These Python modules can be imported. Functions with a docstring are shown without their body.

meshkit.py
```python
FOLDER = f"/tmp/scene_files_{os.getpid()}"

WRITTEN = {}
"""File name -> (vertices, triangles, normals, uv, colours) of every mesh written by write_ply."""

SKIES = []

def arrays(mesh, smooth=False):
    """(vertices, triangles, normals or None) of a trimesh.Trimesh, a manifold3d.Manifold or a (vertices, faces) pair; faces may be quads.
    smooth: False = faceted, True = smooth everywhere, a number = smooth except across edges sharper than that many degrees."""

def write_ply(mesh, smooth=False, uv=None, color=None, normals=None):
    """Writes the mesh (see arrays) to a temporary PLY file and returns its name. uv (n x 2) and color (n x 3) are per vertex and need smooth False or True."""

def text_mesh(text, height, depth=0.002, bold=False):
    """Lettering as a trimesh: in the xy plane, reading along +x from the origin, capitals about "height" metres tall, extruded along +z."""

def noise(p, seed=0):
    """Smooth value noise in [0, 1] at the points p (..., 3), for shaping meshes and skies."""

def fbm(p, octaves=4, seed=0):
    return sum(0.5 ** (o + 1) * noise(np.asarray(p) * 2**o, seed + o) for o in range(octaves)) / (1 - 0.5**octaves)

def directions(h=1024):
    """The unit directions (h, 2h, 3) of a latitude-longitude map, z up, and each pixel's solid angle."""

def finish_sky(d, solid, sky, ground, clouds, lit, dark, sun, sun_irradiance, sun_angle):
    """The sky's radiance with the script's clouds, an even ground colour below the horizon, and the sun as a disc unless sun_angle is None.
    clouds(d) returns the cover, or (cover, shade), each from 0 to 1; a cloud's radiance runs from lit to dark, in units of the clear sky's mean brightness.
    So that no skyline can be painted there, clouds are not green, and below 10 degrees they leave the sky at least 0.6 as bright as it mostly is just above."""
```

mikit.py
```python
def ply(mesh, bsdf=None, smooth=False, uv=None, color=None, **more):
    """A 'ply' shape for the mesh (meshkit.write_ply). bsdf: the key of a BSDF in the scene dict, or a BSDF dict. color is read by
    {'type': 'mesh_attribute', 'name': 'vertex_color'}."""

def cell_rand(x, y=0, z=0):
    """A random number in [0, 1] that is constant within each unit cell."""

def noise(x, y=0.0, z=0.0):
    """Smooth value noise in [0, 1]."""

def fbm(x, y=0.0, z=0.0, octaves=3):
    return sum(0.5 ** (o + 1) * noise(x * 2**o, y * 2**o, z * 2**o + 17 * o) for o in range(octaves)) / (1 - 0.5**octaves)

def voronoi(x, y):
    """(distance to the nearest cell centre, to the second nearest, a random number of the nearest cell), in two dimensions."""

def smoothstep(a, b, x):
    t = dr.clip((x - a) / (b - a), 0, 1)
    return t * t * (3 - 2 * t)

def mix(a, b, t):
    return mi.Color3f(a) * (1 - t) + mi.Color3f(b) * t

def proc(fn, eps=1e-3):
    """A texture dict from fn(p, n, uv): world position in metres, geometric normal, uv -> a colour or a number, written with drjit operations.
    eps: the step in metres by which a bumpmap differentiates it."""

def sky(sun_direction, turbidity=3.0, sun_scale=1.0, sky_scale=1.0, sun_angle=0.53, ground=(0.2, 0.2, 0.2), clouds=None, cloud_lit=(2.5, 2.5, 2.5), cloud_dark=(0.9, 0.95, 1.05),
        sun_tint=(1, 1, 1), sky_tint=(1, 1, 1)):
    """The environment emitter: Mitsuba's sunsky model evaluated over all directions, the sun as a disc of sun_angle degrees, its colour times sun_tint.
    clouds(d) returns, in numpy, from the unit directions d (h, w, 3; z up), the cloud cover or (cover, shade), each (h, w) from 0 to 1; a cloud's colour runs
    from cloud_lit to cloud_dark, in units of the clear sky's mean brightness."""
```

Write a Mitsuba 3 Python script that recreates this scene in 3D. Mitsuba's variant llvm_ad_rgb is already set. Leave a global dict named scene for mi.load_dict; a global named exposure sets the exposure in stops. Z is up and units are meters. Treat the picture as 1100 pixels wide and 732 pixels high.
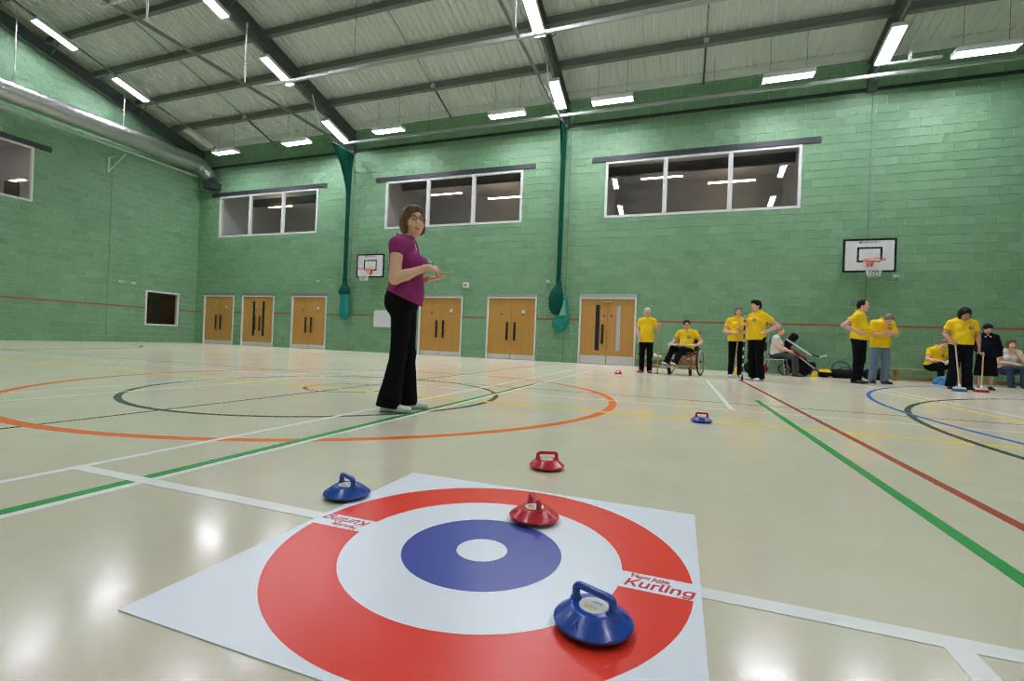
import math, random
import numpy as np, trimesh, drjit as dr, mitsuba as mi, mikit, meshkit
import manifold3d as m3
from shapely.geometry import Polygon, box as sbox
from mikit import proc, noise, fbm, cell_rand, smoothstep, mix
T = mi.ScalarTransform4f
random.seed(7); RNG = np.random.default_rng(7)

# ---------------------------------------------------------------- camera, light, exposure
H, D, L = 0.5623, 14.314, -19.487          # camera height, far wall (y), left wall (x); metres
YAW, PITCH, ROLL = np.radians([19.672, 0.205, 2.275])
FPX = 505.3                                # focal length in pixels of the 1100-pixel frame
_f = np.array([-math.sin(YAW)*math.cos(PITCH), math.cos(YAW)*math.cos(PITCH), math.sin(PITCH)])
_r = np.array([math.cos(YAW), math.sin(YAW), 0]); _u = np.cross(_r, _f)
_up = -_r*math.sin(ROLL) + _u*math.cos(ROLL)
scene = {'camera': {'type': 'perspective', 'fov': 2*math.degrees(math.atan(550/FPX)), 'fov_axis': 'x', 'near_clip': 0.02, 'far_clip': 200.0,
                    'to_world': T().look_at(origin=[0, 0, H], target=[float(_f[0]), float(_f[1]), H+float(_f[2])], up=[float(x) for x in _up])}}
exposure = 1.93
LAMP = (16.0, 15.4, 17.4)                  # radiance of the luminaires' diffusers
labels = {}
X1, X0, YF, YN = 13.4, L, D, -3.8          # the hall: right wall, left wall, far wall, near wall
SL = 0.27                                  # roof slope
RIDGE = (YF+YN)/2
def roof_z(y, base): return base + SL*(min(YF-y, y-YN))

# ---------------------------------------------------------------- helpers
def mat(key, d, two=True):
    scene[key] = {'type': 'twosided', 'b': d} if two else d
    return key
def rgb(*c): return {'type': 'rgb', 'value': list(c)}
def pr(key, col, rough=0.5, metal=0.0, spec=0.5, **k):
    return mat(key, {'type': 'principled', 'base_color': col if isinstance(col, dict) else rgb(*col), 'roughness': rough, 'metallic': metal, 'specular': spec, **k})
def s2l(*c): return tuple(((v/255)/12.92 if v/255 < 0.04045 else ((v/255+0.055)/1.055)**2.4) for v in c)
_count = {}
def num(name):
    k = name; i = 0
    while k in _count:
        i += 1; k = f'{name}_{i:03d}'
    _count[k] = 1
    return k
def add(name, mesh, m, parent=None, smooth=False, label=None, **more):
    key = num((parent+'__' if parent else '')+name)
    scene[key] = mikit.ply(mesh, m, smooth, **more)
    if label: labels[key] = {'label': label}
    return key
def thing(name, label, cat, group=None):
    key = num(name); labels[key] = {'label': label, 'category': cat}
    if group: labels[key]['group'] = group
    return key
def tag(key, label, cat, group=None):
    labels[key] = {'label': label, 'category': cat}
    if group: labels[key]['group'] = group
    return key
def struct(name, mesh, m, smooth=False, label=None, **k):
    key = add(name, mesh, m, smooth=smooth, **k); labels[key] = {'kind': 'structure'}
    if label: labels[key]['label'] = label
    return key
def sroot(name, label=None):
    key = num(name); labels[key] = {'kind': 'structure'}
    if label: labels[key]['label'] = label
    return key
def cat(*ms):
    ms = [m for m in ms if m is not None]
    return trimesh.util.concatenate(ms) if len(ms) > 1 else ms[0]
def bx(x0, x1, y0, y1, z0, z1):
    b = trimesh.creation.box((abs(x1-x0), abs(y1-y0), abs(z1-z0))); b.apply_translation(((x0+x1)/2, (y0+y1)/2, (z0+z1)/2)); return b
def rbx(x0, x1, y0, y1, z0, z1, r=0.01):
    """box with chamfered edges"""
    c = np.array([(x0+x1)/2, (y0+y1)/2, (z0+z1)/2]); h = np.array([x1-x0, y1-y0, z1-z0])/2
    r = min(r, h.min()*0.8); P = []
    for sx in (-1, 1):
        for sy in (-1, 1):
            for sz in (-1, 1):
                s = np.array([sx, sy, sz])
                for k in range(3):
                    q = h-r; q = q.copy(); q[k] += r; P.append(c+s*q)
    return trimesh.convex.convex_hull(np.array(P))
def frame_basis(d):
    d = np.asarray(d, float)/np.linalg.norm(d)
    a = np.cross(d, [0, 0, 1] if abs(d[2]) < 0.9 else [1, 0, 0]); a /= np.linalg.norm(a)
    return a, np.cross(d, a), d
def tube(pts, r, n=8, closed=False, r1=None):
    """round tube along a polyline"""
    P = np.asarray(pts, float); N = len(P); rr = np.linspace(r, r if r1 is None else r1, N) if np.ndim(r) == 0 else np.asarray(r)
    t = np.gradient(P, axis=0) if not closed else np.roll(P, -1, 0)-np.roll(P, 1, 0)
    t /= np.linalg.norm(t, axis=1, keepdims=True)+1e-12
    a, b, _ = frame_basis(t[0]); V = []
    for i in range(N):
        a = a - t[i]*(a@t[i]); a /= np.linalg.norm(a); b = np.cross(t[i], a)
        th = np.arange(n)/n*2*np.pi
        V.append(P[i]+rr[i]*(np.cos(th)[:, None]*a+np.sin(th)[:, None]*b))
    V = np.vstack(V); F = []
    for i in range(N if closed else N-1):
        j = (i+1) % N
        for k in range(n):
            l = (k+1) % n
            F += [[i*n+k, i*n+l, j*n+l], [i*n+k, j*n+l, j*n+k]]
    if not closed:
        V = np.vstack([V, P[0], P[-1]]); c0, c1 = N*n, N*n+1
        for k in range(n):
            l = (k+1) % n
            F += [[c0, l, k], [c1, (N-1)*n+k, (N-1)*n+l]]
    return trimesh.Trimesh(V, F, process=False)
def bar(p, q, w, h, up=(0, 0, 1)):
    """rectangular bar from p to q, w across and h along up"""
    p, q = np.asarray(p, float), np.asarray(q, float); d = q-p; ln = np.linalg.norm(d); d /= ln
    s = np.cross(d, up); s /= np.linalg.norm(s); u = np.cross(s, d)
    b = trimesh.creation.box((1, 1, 1)); M = np.eye(4); M[:3, 0] = s*w; M[:3, 1] = d*ln; M[:3, 2] = u*h; M[:3, 3] = (p+q)/2
    b.apply_transform(M); return b
def lathe(profile, n=48, center=(0, 0, 0)):
    m = trimesh.creation.revolve(np.asarray(profile, float), sections=n); m.apply_translation(center); return m
def extr(poly, y0, y1, axis='y'):
    m = trimesh.creation.extrude_polygon(poly, abs(y1-y0), engine='earcut')
    if axis == 'y':   # polygon in (x, z)
        v = m.vertices.copy(); m = trimesh.Trimesh(np.c_[v[:, 0], min(y0, y1)+v[:, 2], v[:, 1]], m.faces[:, ::-1], process=False)
    elif axis == 'x':  # polygon in (y, z)
        v = m.vertices.copy(); m = trimesh.Trimesh(np.c_[min(y0, y1)+v[:, 2], v[:, 0], v[:, 1]], m.faces, process=False)
    else:
        m.apply_translation((0, 0, min(y0, y1)))
    return m
def ring_flat(c, r0, r1, z, a0=0, a1=2*math.pi, n=96, h=0.0004):
    th = np.linspace(a0, a1, n+1)
    P = [(c[0]+r1*math.cos(t), c[1]+r1*math.sin(t)) for t in th] + [(c[0]+r0*math.cos(t), c[1]+r0*math.sin(t)) for t in th[::-1]]
    if r0 <= 0: poly = Polygon([(c[0]+r1*math.cos(t), c[1]+r1*math.sin(t)) for t in th])
    elif a1-a0 > 6.28: poly = Polygon([(c[0]+r1*math.cos(t), c[1]+r1*math.sin(t)) for t in th], [[(c[0]+r0*math.cos(t), c[1]+r0*math.sin(t)) for t in th]])
    else: poly = Polygon(P)
    return extr(poly, z, z+h, 'z')
def xf(mesh, loc=(0, 0, 0), rz=0.0, s=1.0):
    m = mesh.copy(); c, sn = math.cos(rz), math.sin(rz)
    M = np.array([[c*s, -sn*s, 0, loc[0]], [sn*s, c*s, 0, loc[1]], [0, 0, s, loc[2]], [0, 0, 0, 1.0]]); m.apply_transform(M); return m

# ---------------------------------------------------------------- materials
def wall_col(p, n, uv):
    u = dr.select(dr.abs(n.x) > 0.5, p.y, p.x)
    row = dr.floor(p.z/0.225); col = dr.floor(u/0.45 + 0.5*(row-2*dr.floor(row/2)))
    t = cell_rand(col, row, 3.0)*0.6 + 0.4*cell_rand(col, row, 9.0)
    g = fbm(u*9, p.z*9, 1.0, 3); m = fbm(u*0.5, p.z*0.7, 4.0, 3)
    c = mix((0.160, 0.332, 0.180), (0.226, 0.411, 0.247), t)
    return c*(0.84+0.2*g+0.14*m)
pr('wall_paint', proc(wall_col), 0.5, spec=0.35)
pr('wall_stripe', s2l(172, 88, 68), 0.4)
pr('mortar_paint', (0.60, 0.68, 0.48), 0.7, spec=0.2)
pr('joint_seal', (0.10, 0.17, 0.11), 0.6)
def floor_col(p, n, uv):
    g = fbm(p.x*1.3, p.y*1.3, 0.0, 4); s = fbm(p.x*7+3, p.y*7, 2.0, 3); q = noise(p.x*90, p.y*90)
    return mix((0.57, 0.535, 0.405), (0.65, 0.615, 0.475), g)*(0.95+0.08*s+0.02*q)
def floor_rough(p, n, uv):
    g = fbm(p.x*2.2, p.y*2.2, 5.0, 3)
    return 0.13+0.07*g
mat('floor_vinyl', {'type': 'principled', 'base_color': proc(floor_col), 'roughness': proc(floor_rough), 'specular': 0.9, 'clearcoat': 1.0, 'clearcoat_gloss': 0.985})
pr('line_white', (0.80, 0.82, 0.80), 0.25); pr('line_green', s2l(30, 150, 62), 0.25); pr('line_orange', s2l(232, 110, 34), 0.25)
pr('line_black', (0.035, 0.045, 0.04), 0.25); pr('line_red', s2l(168, 55, 36), 0.25); pr('line_yellow', s2l(230, 208, 84), 0.25); pr('line_blue', s2l(40, 100, 185), 0.25)
pr('sheet_metal', (0.76, 0.80, 0.76), 0.6, spec=0.2); pr('sheet_trim', (0.78, 0.82, 0.78), 0.5)
pr('steel_grey', (0.115, 0.13, 0.13), 0.6, spec=0.25); pr('steel_purlin', (0.20, 0.22, 0.20), 0.55, spec=0.3); pr('steel_dark', (0.03, 0.04, 0.042), 0.45)
pr('steel_zinc', (0.62, 0.65, 0.63), 0.38, metal=0.75); pr('white_steel', (0.66, 0.70, 0.68), 0.4); pr('rod_dark', (0.08, 0.09, 0.085), 0.5)
def duct_rough(p, n, uv): return 0.30+0.06*noise(p.y*40, p.z*4)
pr('duct_zinc', (0.55, 0.57, 0.56), proc(duct_rough), metal=0.9)
pr('white_plastic', (0.78, 0.80, 0.79), 0.35); pr('white_frame', (0.72, 0.76, 0.74), 0.4); pr('grey_kick', (0.62, 0.64, 0.63), 0.35)
def wood_col(p, n, uv):
    g = fbm(p.x*26, p.z*1.3, 3.0, 4); v = fbm(p.x*120, p.z*3, 1.0, 2); leaf = cell_rand(dr.floor(p.x*1.18), 0, 7)
    return mix((0.49, 0.245, 0.055), (0.63, 0.345, 0.10), 0.65*g+0.2*v+0.2*leaf)
pr('door_wood', proc(wood_col), 0.32, spec=0.45)
pr('black_bar', (0.012, 0.013, 0.014), 0.3); pr('black_rubber', (0.015, 0.015, 0.016), 0.55)
pr('sign_blue', (0.05, 0.12, 0.42), 0.4)
mat('pane_glass', {'type': 'thindielectric', 'int_ior': 1.5}, two=False)
pr('room_grey', (0.52, 0.52, 0.54), 0.8, spec=0.2); pr('room_dark', (0.05, 0.05, 0.055), 0.8); pr('room_pink', (0.50, 0.46, 0.46), 0.8)
pr('room_black', (0.010, 0.011, 0.014), 0.7); pr('door_brown', (0.11, 0.07, 0.045), 0.5)
pr('copper_duct', (0.75, 0.52, 0.28), 0.3, metal=0.8)
pr('mat_white', (0.83, 0.89, 0.97), 0.28, spec=0.4); pr('mat_red', s2l(238, 62, 46), 0.28, spec=0.4); pr('mat_blue', s2l(70, 86, 172), 0.28, spec=0.4); pr('print_red', s2l(205, 45, 60), 0.4)
pr('stone_blue', s2l(28, 74, 168), 0.22, clearcoat=0.5, clearcoat_gloss=0.9); pr('stone_red', s2l(205, 34, 48), 0.22, clearcoat=0.5, clearcoat_gloss=0.9)
pr('stone_base', (0.02, 0.03, 0.05), 0.5); pr('disc_label', (0.72, 0.74, 0.70), 0.35); pr('print_yellow', s2l(214, 200, 90), 0.4); pr('print_grey', (0.25, 0.27, 0.3), 0.4)
pr('board_white', (0.76, 0.80, 0.80), 0.35); pr('hoop_orange', s2l(225, 70, 25), 0.35); pr('net_white', (0.8, 0.82, 0.8), 0.6)
pr('net_green', s2l(0, 78, 62), 0.75, spec=0.2); pr('bag_teal', s2l(0, 128, 118), 0.6); pr('bag_pale', s2l(110, 175, 155), 0.6)
mat('lamp_glow', {'type': 'diffuse', 'reflectance': rgb(0.8, 0.8, 0.8)}, two=False)

# ---------------------------------------------------------------- floor and painted lines
bx_floor = bx(X0-0.1, X1+0.1, YN-0.1, YF+0.15, -0.12, 0)
floor = struct('floor', bx_floor, 'floor_vinyl')
_lz = [0.0]
def line(mesh_fn, m, lab):
    _lz[0] += 0.00006
    return add('court_line', mesh_fn(0.0002+_lz[0]), m, floor, label=lab)
def yline(x, y0, y1, w, m, lab): return line(lambda z: bx(x-w/2, x+w/2, y0, y1, 0, z), m, lab)
def xline(y, x0, x1, w, m, lab): return line(lambda z: bx(x0, x1, y-w/2, y+w/2, 0, z), m, lab)
def cline(c, r, w, m, lab, a0=0, a1=2*math.pi, n=128): return line(lambda z: ring_flat(c, r-w/2, r+w/2, 0, a0, a1, n, z), m, lab)
yline(-3.345, -3.5, 14.0, 0.032, 'line_black', 'thin black painted line')
xline(5.55, -14, 7.6, 0.03, 'line_black', 'thin black painted line')
cline((-3.346, 4.32), 2.77, 0.075, 'line_orange', 'orange painted circle')
cline((-3.346, 3.93), 1.685, 0.05, 'line_black', 'black painted circle')
cline((-3.36, 4.18), 0.42, 0.03, 'line_black', 'small black painted circle')
cline((-3.36, 4.22), 0.42, 0.035, 'line_orange', 'orange painted arc', 2.6, 4.0, 24)
xline(4.04, -16, 5.2, 0.075, 'line_yellow', 'yellow painted line across the floor')
xline(4.93, -14, 5.0, 0.035, 'line_white', 'white painted line across the floor')
xline(9.45, -12, 6.5, 0.04, 'line_white', 'white painted line across the floor')
yline(-4.52, 1.0, 9.5, 0.035, 'line_white', 'white painted line'); yline(-5.03, 1.0, 9.5, 0.03, 'line_white', 'white painted line')
yline(-2.225, -3.5, 10.2, 0.036, 'line_white', 'white painted line')
yline(-1.868, -3.5, 6.2, 0.05, 'line_green', 'green painted line on the left')
yline(-1.822, -3.5, 10.5, 0.034, 'line_white', 'white painted line beside the green one')
yline(1.122, -3.5, 10.2, 0.046, 'line_red', 'red painted line')
yline(0.855, -3.5, 6.1, 0.05, 'line_green', 'green painted line on the right')
yline(0.488, 4.95, 9.4, 0.045, 'line_white', 'short white painted line')
yline(3.32, 2.0, 11.5, 0.04, 'line_white', 'white painted line'); yline(3.05, 2.0, 9.2, 0.04, 'line_white', 'white painted line')
yline(3.02, 4.3, 8.2, 0.07, 'line_yellow', 'yellow painted line')
cline((8.329, 3.929), 6.42, 0.055, 'line_black', 'black painted arc on the right', 1.2, 4.6, 160)
cline((11.614, 5.42), 9.43, 0.05, 'line_blue', 'blue painted arc on the right', 2.1, 4.2, 160)
cline((-17.2, 6.1), 4.0, 0.06, 'line_black', 'black painted arc far left', -1.4, 1.4, 64)
xline(1.182, -2.243, 12.5, 0.05, 'line_white', 'wide white painted line under the target mat')
yline(0.53, -3.5, 1.16, 0.05, 'line_white', 'wide white painted line')

# ---------------------------------------------------------------- block walls
DOORX = [(-18.97, -17.27), (-16.83, -15.135), (-14.24, -12.57), (-8.587, -6.925), (-6.025, -4.326), (-2.95, -1.248)]
WINX = [(-18.31, -13.19), (-10.14, -4.96), (-2.31, 2.875)]; WZ = (4.433, 6.144)
JOINTX = [-11.55, -3.42, 4.40]
DH = 2.04
def sub(rects, o):
    out = []
    for (a, b, c, d) in rects:
        A, B, C, E = max(a, o[0]), min(b, o[1]), max(c, o[2]), min(d, o[3])
        if A >= B or C >= E: out.append((a, b, c, d)); continue
        for r in ((a, A, c, d), (B, b, c, d), (A, B, c, C), (A, B, E, d)):
            if r[1]-r[0] > 0.015 and r[3]-r[2] > 0.015: out.append(r)
    return out
def blocks(u0, u1, zmax, openings, joints):
    R = []
    for k in range(int(math.ceil(zmax/0.225))):
        z0, z1 = k*0.225+0.005, min((k+1)*0.225-0.005, zmax)
        off = 0.225 if k % 2 else 0.0
        i0 = math.floor((u0+off)/0.45)-1
        for i in range(i0, math.ceil((u1+off)/0.45)+1):
            a, b = i*0.45-off+0.005, (i+1)*0.45-off-0.005
            a, b = max(a, u0), min(b, u1)
            if b-a < 0.02: continue
            rs = [(a, b, z0, z1)]
            for o in openings: rs = sub(rs, o)
            for j in joints: rs = sub(rs, (j-0.008, j+0.008, 0, 20))
            R += rs
    return R
def block_mesh(w, h, d=0.012, c=0.002):
    """front-facing block in the plane y = 0 (front at y = -d), origin at its lower left"""
    V = [(0, 0, 0), (w, 0, 0), (w, 0, h), (0, 0, h)]
    for e, y in ((0.0015, -d+c), (0.0015+c, -d)): V += [(e, y, e), (w-e, y, e), (w-e, y, h-e), (e, y, h-e)]
    F = []
    for r in (0, 4):
        for k in range(4):
            l = (k+1) % 4; F += [[r+k, r+l, r+4+l], [r+k, r+4+l, r+4+k]]
    F += [[8, 9, 10], [8, 10, 11]]
    return np.array(V, float), np.array(F)
def visible_size(P, nrm):
    d = P-np.array([0, 0, H]); z = d@_f
    if z < 0.1: return -1
    x = 550+FPX*(d@(_r*math.cos(ROLL)+_u*math.sin(ROLL)))/z; y = 366-FPX*(d@_up)/z
    if not (0 < x < 1100 and 0 < y < 732): return -1
    return abs((d/np.linalg.norm(d))@nrm)/(d@d)
def lay_blocks(holder, rects, place, nrm, most=300, skip=()):
    """place(u, z) -> world point; the blocks that show largest become parts, the rest one part"""
    sc = []
    for r in rects:
        P = place((r[0]+r[1])/2, (r[2]+r[3])/2); s = visible_size(np.array(P), nrm)*(r[1]-r[0])*(r[3]-r[2])
        if any(q[0] < (r[0]+r[1])/2 < q[1] and q[2] < (r[2]+r[3])/2 < q[3] for q in skip): s = -1
        sc.append(s)
    order = np.argsort(sc)[::-1]; big = [i for i in order[:most] if sc[i] > 0]; bigset = set(big)
    rest_v, rest_f, n = [], [], 0
    o = np.array(place(0, 0)); eu = np.array(place(1, 0))-o; ez = np.array([0, 0, 1.0]); en = -np.asarray(nrm, float)
    M = np.stack([eu, en, ez], 1)
    for i, r in enumerate(rects):
        v, f = block_mesh(r[1]-r[0], r[3]-r[2])
        w = v@M.T + np.array(place(r[0], r[2]))
        if np.linalg.det(M) < 0: f = f[:, ::-1]
        if i in bigset: add('block', trimesh.Trimesh(w, f, process=False), 'wall_paint', holder)
        else: rest_v.append(w); rest_f.append(f+n); n += len(v)
    if rest_v:
        k = add('blockwork', trimesh.Trimesh(np.vstack(rest_v), np.vstack(rest_f), process=False), 'wall_paint', holder)
        labels[k] = {'kind': 'stuff', 'label': 'small green blocks of the far part of the wall'}
def wall_panel(u0, u1, z1, openings):
    p = sbox(u0, 0, u1, z1)
    for o in openings: p = p.difference(sbox(*[o[0], o[2], o[1], o[3]]))
    return p
EAVE = 8.27
# far wall
ops = [(a, b, -1, DH) for a, b in DOORX] + [(a, b, *WZ) for a, b in WINX] + [(a-0.42, b+0.42, WZ[1], WZ[1]+0.15) for a, b in WINX]
wb = struct('wall_back', extr(wall_panel(X0-0.2, X1, EAVE+0.2, [(a, b, -1, DH) for a, b in DOORX]+[(a, b, *WZ) for a, b in WINX]), YF, YF+0.20, 'y'), 'mortar_paint', label='long green painted blockwork wall with doors and upper windows')
lay_blocks(wb, blocks(X0, X1, EAVE-0.02, ops, JOINTX), lambda u, z: (u, YF, z), np.array([0, -1.0, 0]))
for j in JOINTX: add('movement_joint', bx(j-0.008, j+0.008, YF-0.004, YF, 0, 7.3), 'joint_seal', wb)
def stripe(holder, rects, f):
    for r in rects: add('red_stripe', f(r), 'wall_stripe', holder, label='thin red painted line along the wall')
ZR = 1.333
segs = sub([(X0+0.01, X1, ZR-0.024, ZR+0.024)], (-99, -98, 0, 1))
for a, b in DOORX: segs = sub(segs, (a, b, 0, 5))
stripe(wb, segs, lambda r: bx(r[0], r[1], YF-0.0135, YF-0.011, r[2], r[3]))
# left wall (gable)
LW = (3.6, 8.85, 4.40, 6.13); SW = (12.31, 13.59, 0.667, 2.015)
def gable(z0): return [(YN, 0), (YF, 0), (YF, z0), (RIDGE, z0+SL*(YF-RIDGE)), (YN, z0)]
pg = Polygon(gable(8.35)).difference(sbox(LW[0], LW[2], LW[1], LW[3])).difference(sbox(SW[0], SW[2], SW[1], SW[3]))
wl = struct('wall_left', extr(pg, X0-0.2, X0, 'x'), 'mortar_paint', label='green painted blockwork gable wall on the left')
lr = [r for r in blocks(YN, YF, 11, [LW, SW, (LW[0]-0.4, LW[1]+0.4, LW[3], LW[3]+0.18)], [11.02, 2.0]) if r[3] < 8.2+SL*min(YF-r[0], YF-r[1], r[0]-YN)]
lay_blocks(wl, lr, lambda u, z: (X0, u, z), np.array([1.0, 0, 0]))
add('movement_joint', bx(X0, X0+0.004, 11.012, 11.028, 0, 8.8), 'joint_seal', wl)
segs = sub([(YN, YF-0.02, ZR-0.024, ZR+0.024)], SW)
stripe(wl, segs, lambda r: bx(X0+0.011, X0+0.0135, r[0], r[1], r[2], r[3]))
# the two walls behind the photographer
struct('wall_right', extr(Polygon(gable(8.35)), X1, X1+0.2, 'x'), 'wall_paint')
struct('wall_front', bx(X0, X1, YN-0.2, YN, 0, 8.4), 'wall_paint')
# trims at the top of the far wall
struct('trim_1', cat(bx(X0+0.5, X1, YF-0.07, YF-0.012, 7.335, 7.36), bx(X0+0.5, X1, YF-0.05, YF-0.012, 7.395, 7.41)), 'steel_dark', label='dark steel rail along the top of the lit blockwork')
struct('trim_2', bx(X0, X1, YF-0.13, YF, 8.17, 8.36), 'sheet_trim', label='pale flashing along the eaves')

# ---------------------------------------------------------------- roof: profiled sheet, purlins, rafters
def corrug():
    xs = []; pit = 0.2; x = X0-0.1
    while x < X1+0.1:
        xs += [(x, 0.045), (x+0.085, 0.045), (x+0.10, 0.0), (x+0.185, 0.0)]; x += pit
    xs = np.array(xs); V = []
    for y in (YF+0.05, RIDGE, YN-0.05):
        V.append(np.c_[xs[:, 0], np.full(len(xs), y), roof_z(y, 8.33)+xs[:, 1]])
    n = len(xs); F = []
    for r in range(2):
        i = np.arange(n-1); F.append(np.c_[r*n+i, r*n+i+1, (r+1)*n+i+1]); F.append(np.c_[r*n+i, (r+1)*n+i+1, (r+1)*n+i])
    return trimesh.Trimesh(np.vstack(V), np.vstack(F), process=False)
struct('ceiling', corrug(), 'sheet_metal', label='pale grey profiled metal roof sheets')
struct('ceiling_cover', cat(bar((0, YF+0.3, roof_z(YF, 8.40)-0.08), (0, RIDGE, roof_z(RIDGE, 8.40)), 34, 0.02), bar((0, YN-0.3, roof_z(YN, 8.40)-0.08), (0, RIDGE, roof_z(RIDGE, 8.40)), 34, 0.02)).apply_translation(((X0+X1)/2, 0, 0.06)), 'sheet_metal')
PY = [13.02, 11.68, 10.36, 9.04, 7.72, 6.4]; PY = PY+[RIDGE*2-y for y in PY]
RB = 8.07
for i, y in enumerate(PY):
    z = roof_z(y, RB); s = SL if y > RIDGE else -SL
    prof = [(0, -0.03), (0.105, -0.03), (0.105, -0.012), (0.018, -0.012), (0.018, 0.23), (0.018, 0.25), (-0.06, 0.25), (-0.06, 0.23), (0, 0.23)]
    m = extr(Polygon([(y-a, z+b-0.002+a*s) for a, b in prof]), X0+0.02, X1-0.02, 'x')
    k = add('roof_purlin', m, 'steel_purlin')
    tag(k, ['dark purlin nearest the eaves of the far wall', 'second dark purlin up from the far wall', 'third dark purlin up from the far wall', 'fourth dark purlin up from the far wall', 'fifth dark purlin up from the far wall', 'sixth dark purlin up from the far wall'][i] if i < 6 else 'dark purlin of the near roof slope', 'beam', 'roof purlins')
def ibeam(x, flip=False):
    out = []
    for (ya, yb) in ((YF-0.02, RIDGE), (YN+0.02, RIDGE)):
        a = np.array([x, ya, roof_z(ya, RB)]); b = np.array([x, yb, roof_z(yb, RB)]); dz = np.array([0, 0, 1.0])
        out += [bar(a-dz*0.012, b-dz*0.012, 0.18, 0.018), bar(a-dz*0.20, b-dz*0.20, 0.014, 0.38), bar(a-dz*0.398, b-dz*0.398, 0.18, 0.018)]
        # haunch
        s = 1 if ya > RIDGE else -1
        h = extr(Polygon([(ya, roof_z(ya, RB)-0.38), (ya-s*1.4, roof_z(ya-s*1.4, RB)-0.38), (ya, roof_z(ya, RB)-0.60)]), x-0.007, x+0.007, 'x'); out.append(h)
        out.append(bar((x, ya-s*1.4, roof_z(ya-s*1.4, RB)-0.40), (x, ya, roof_z(ya, RB)-0.61), 0.16, 0.014))
    return out
RX = [-19.36, -11.60, -3.58, 4.35, 12.3]
RL = ['dark steel roof beam along the left gable wall', 'dark steel roof beam above the left green net', 'dark steel roof beam above the middle green net', 'dark steel roof beam above the right basketball board', 'dark steel roof beam beyond the right edge']
for x, lb in zip(RX, RL):
    t = thing('roof_beam', lb, 'beam', 'roof beams')
    add('i_section', cat(*ibeam(x)), 'steel_grey', t)
    add('stub_column', bx(x-0.09, x+0.09, YF-0.14, YF-0.013, 7.30, roof_z(YF, RB)-0.2), 'steel_grey', t)
    for y in PY[1:5:2]:
        for s in ((-1, 1) if x > X0+1 else (1,)):
            add('fly_brace', bar((x+s*0.05, y+0.02, roof_z(y, RB)-0.37), (x+s*0.5, y+0.02, roof_z(y, RB)+0.02), 0.04, 0.006), 'steel_grey', t)
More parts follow.
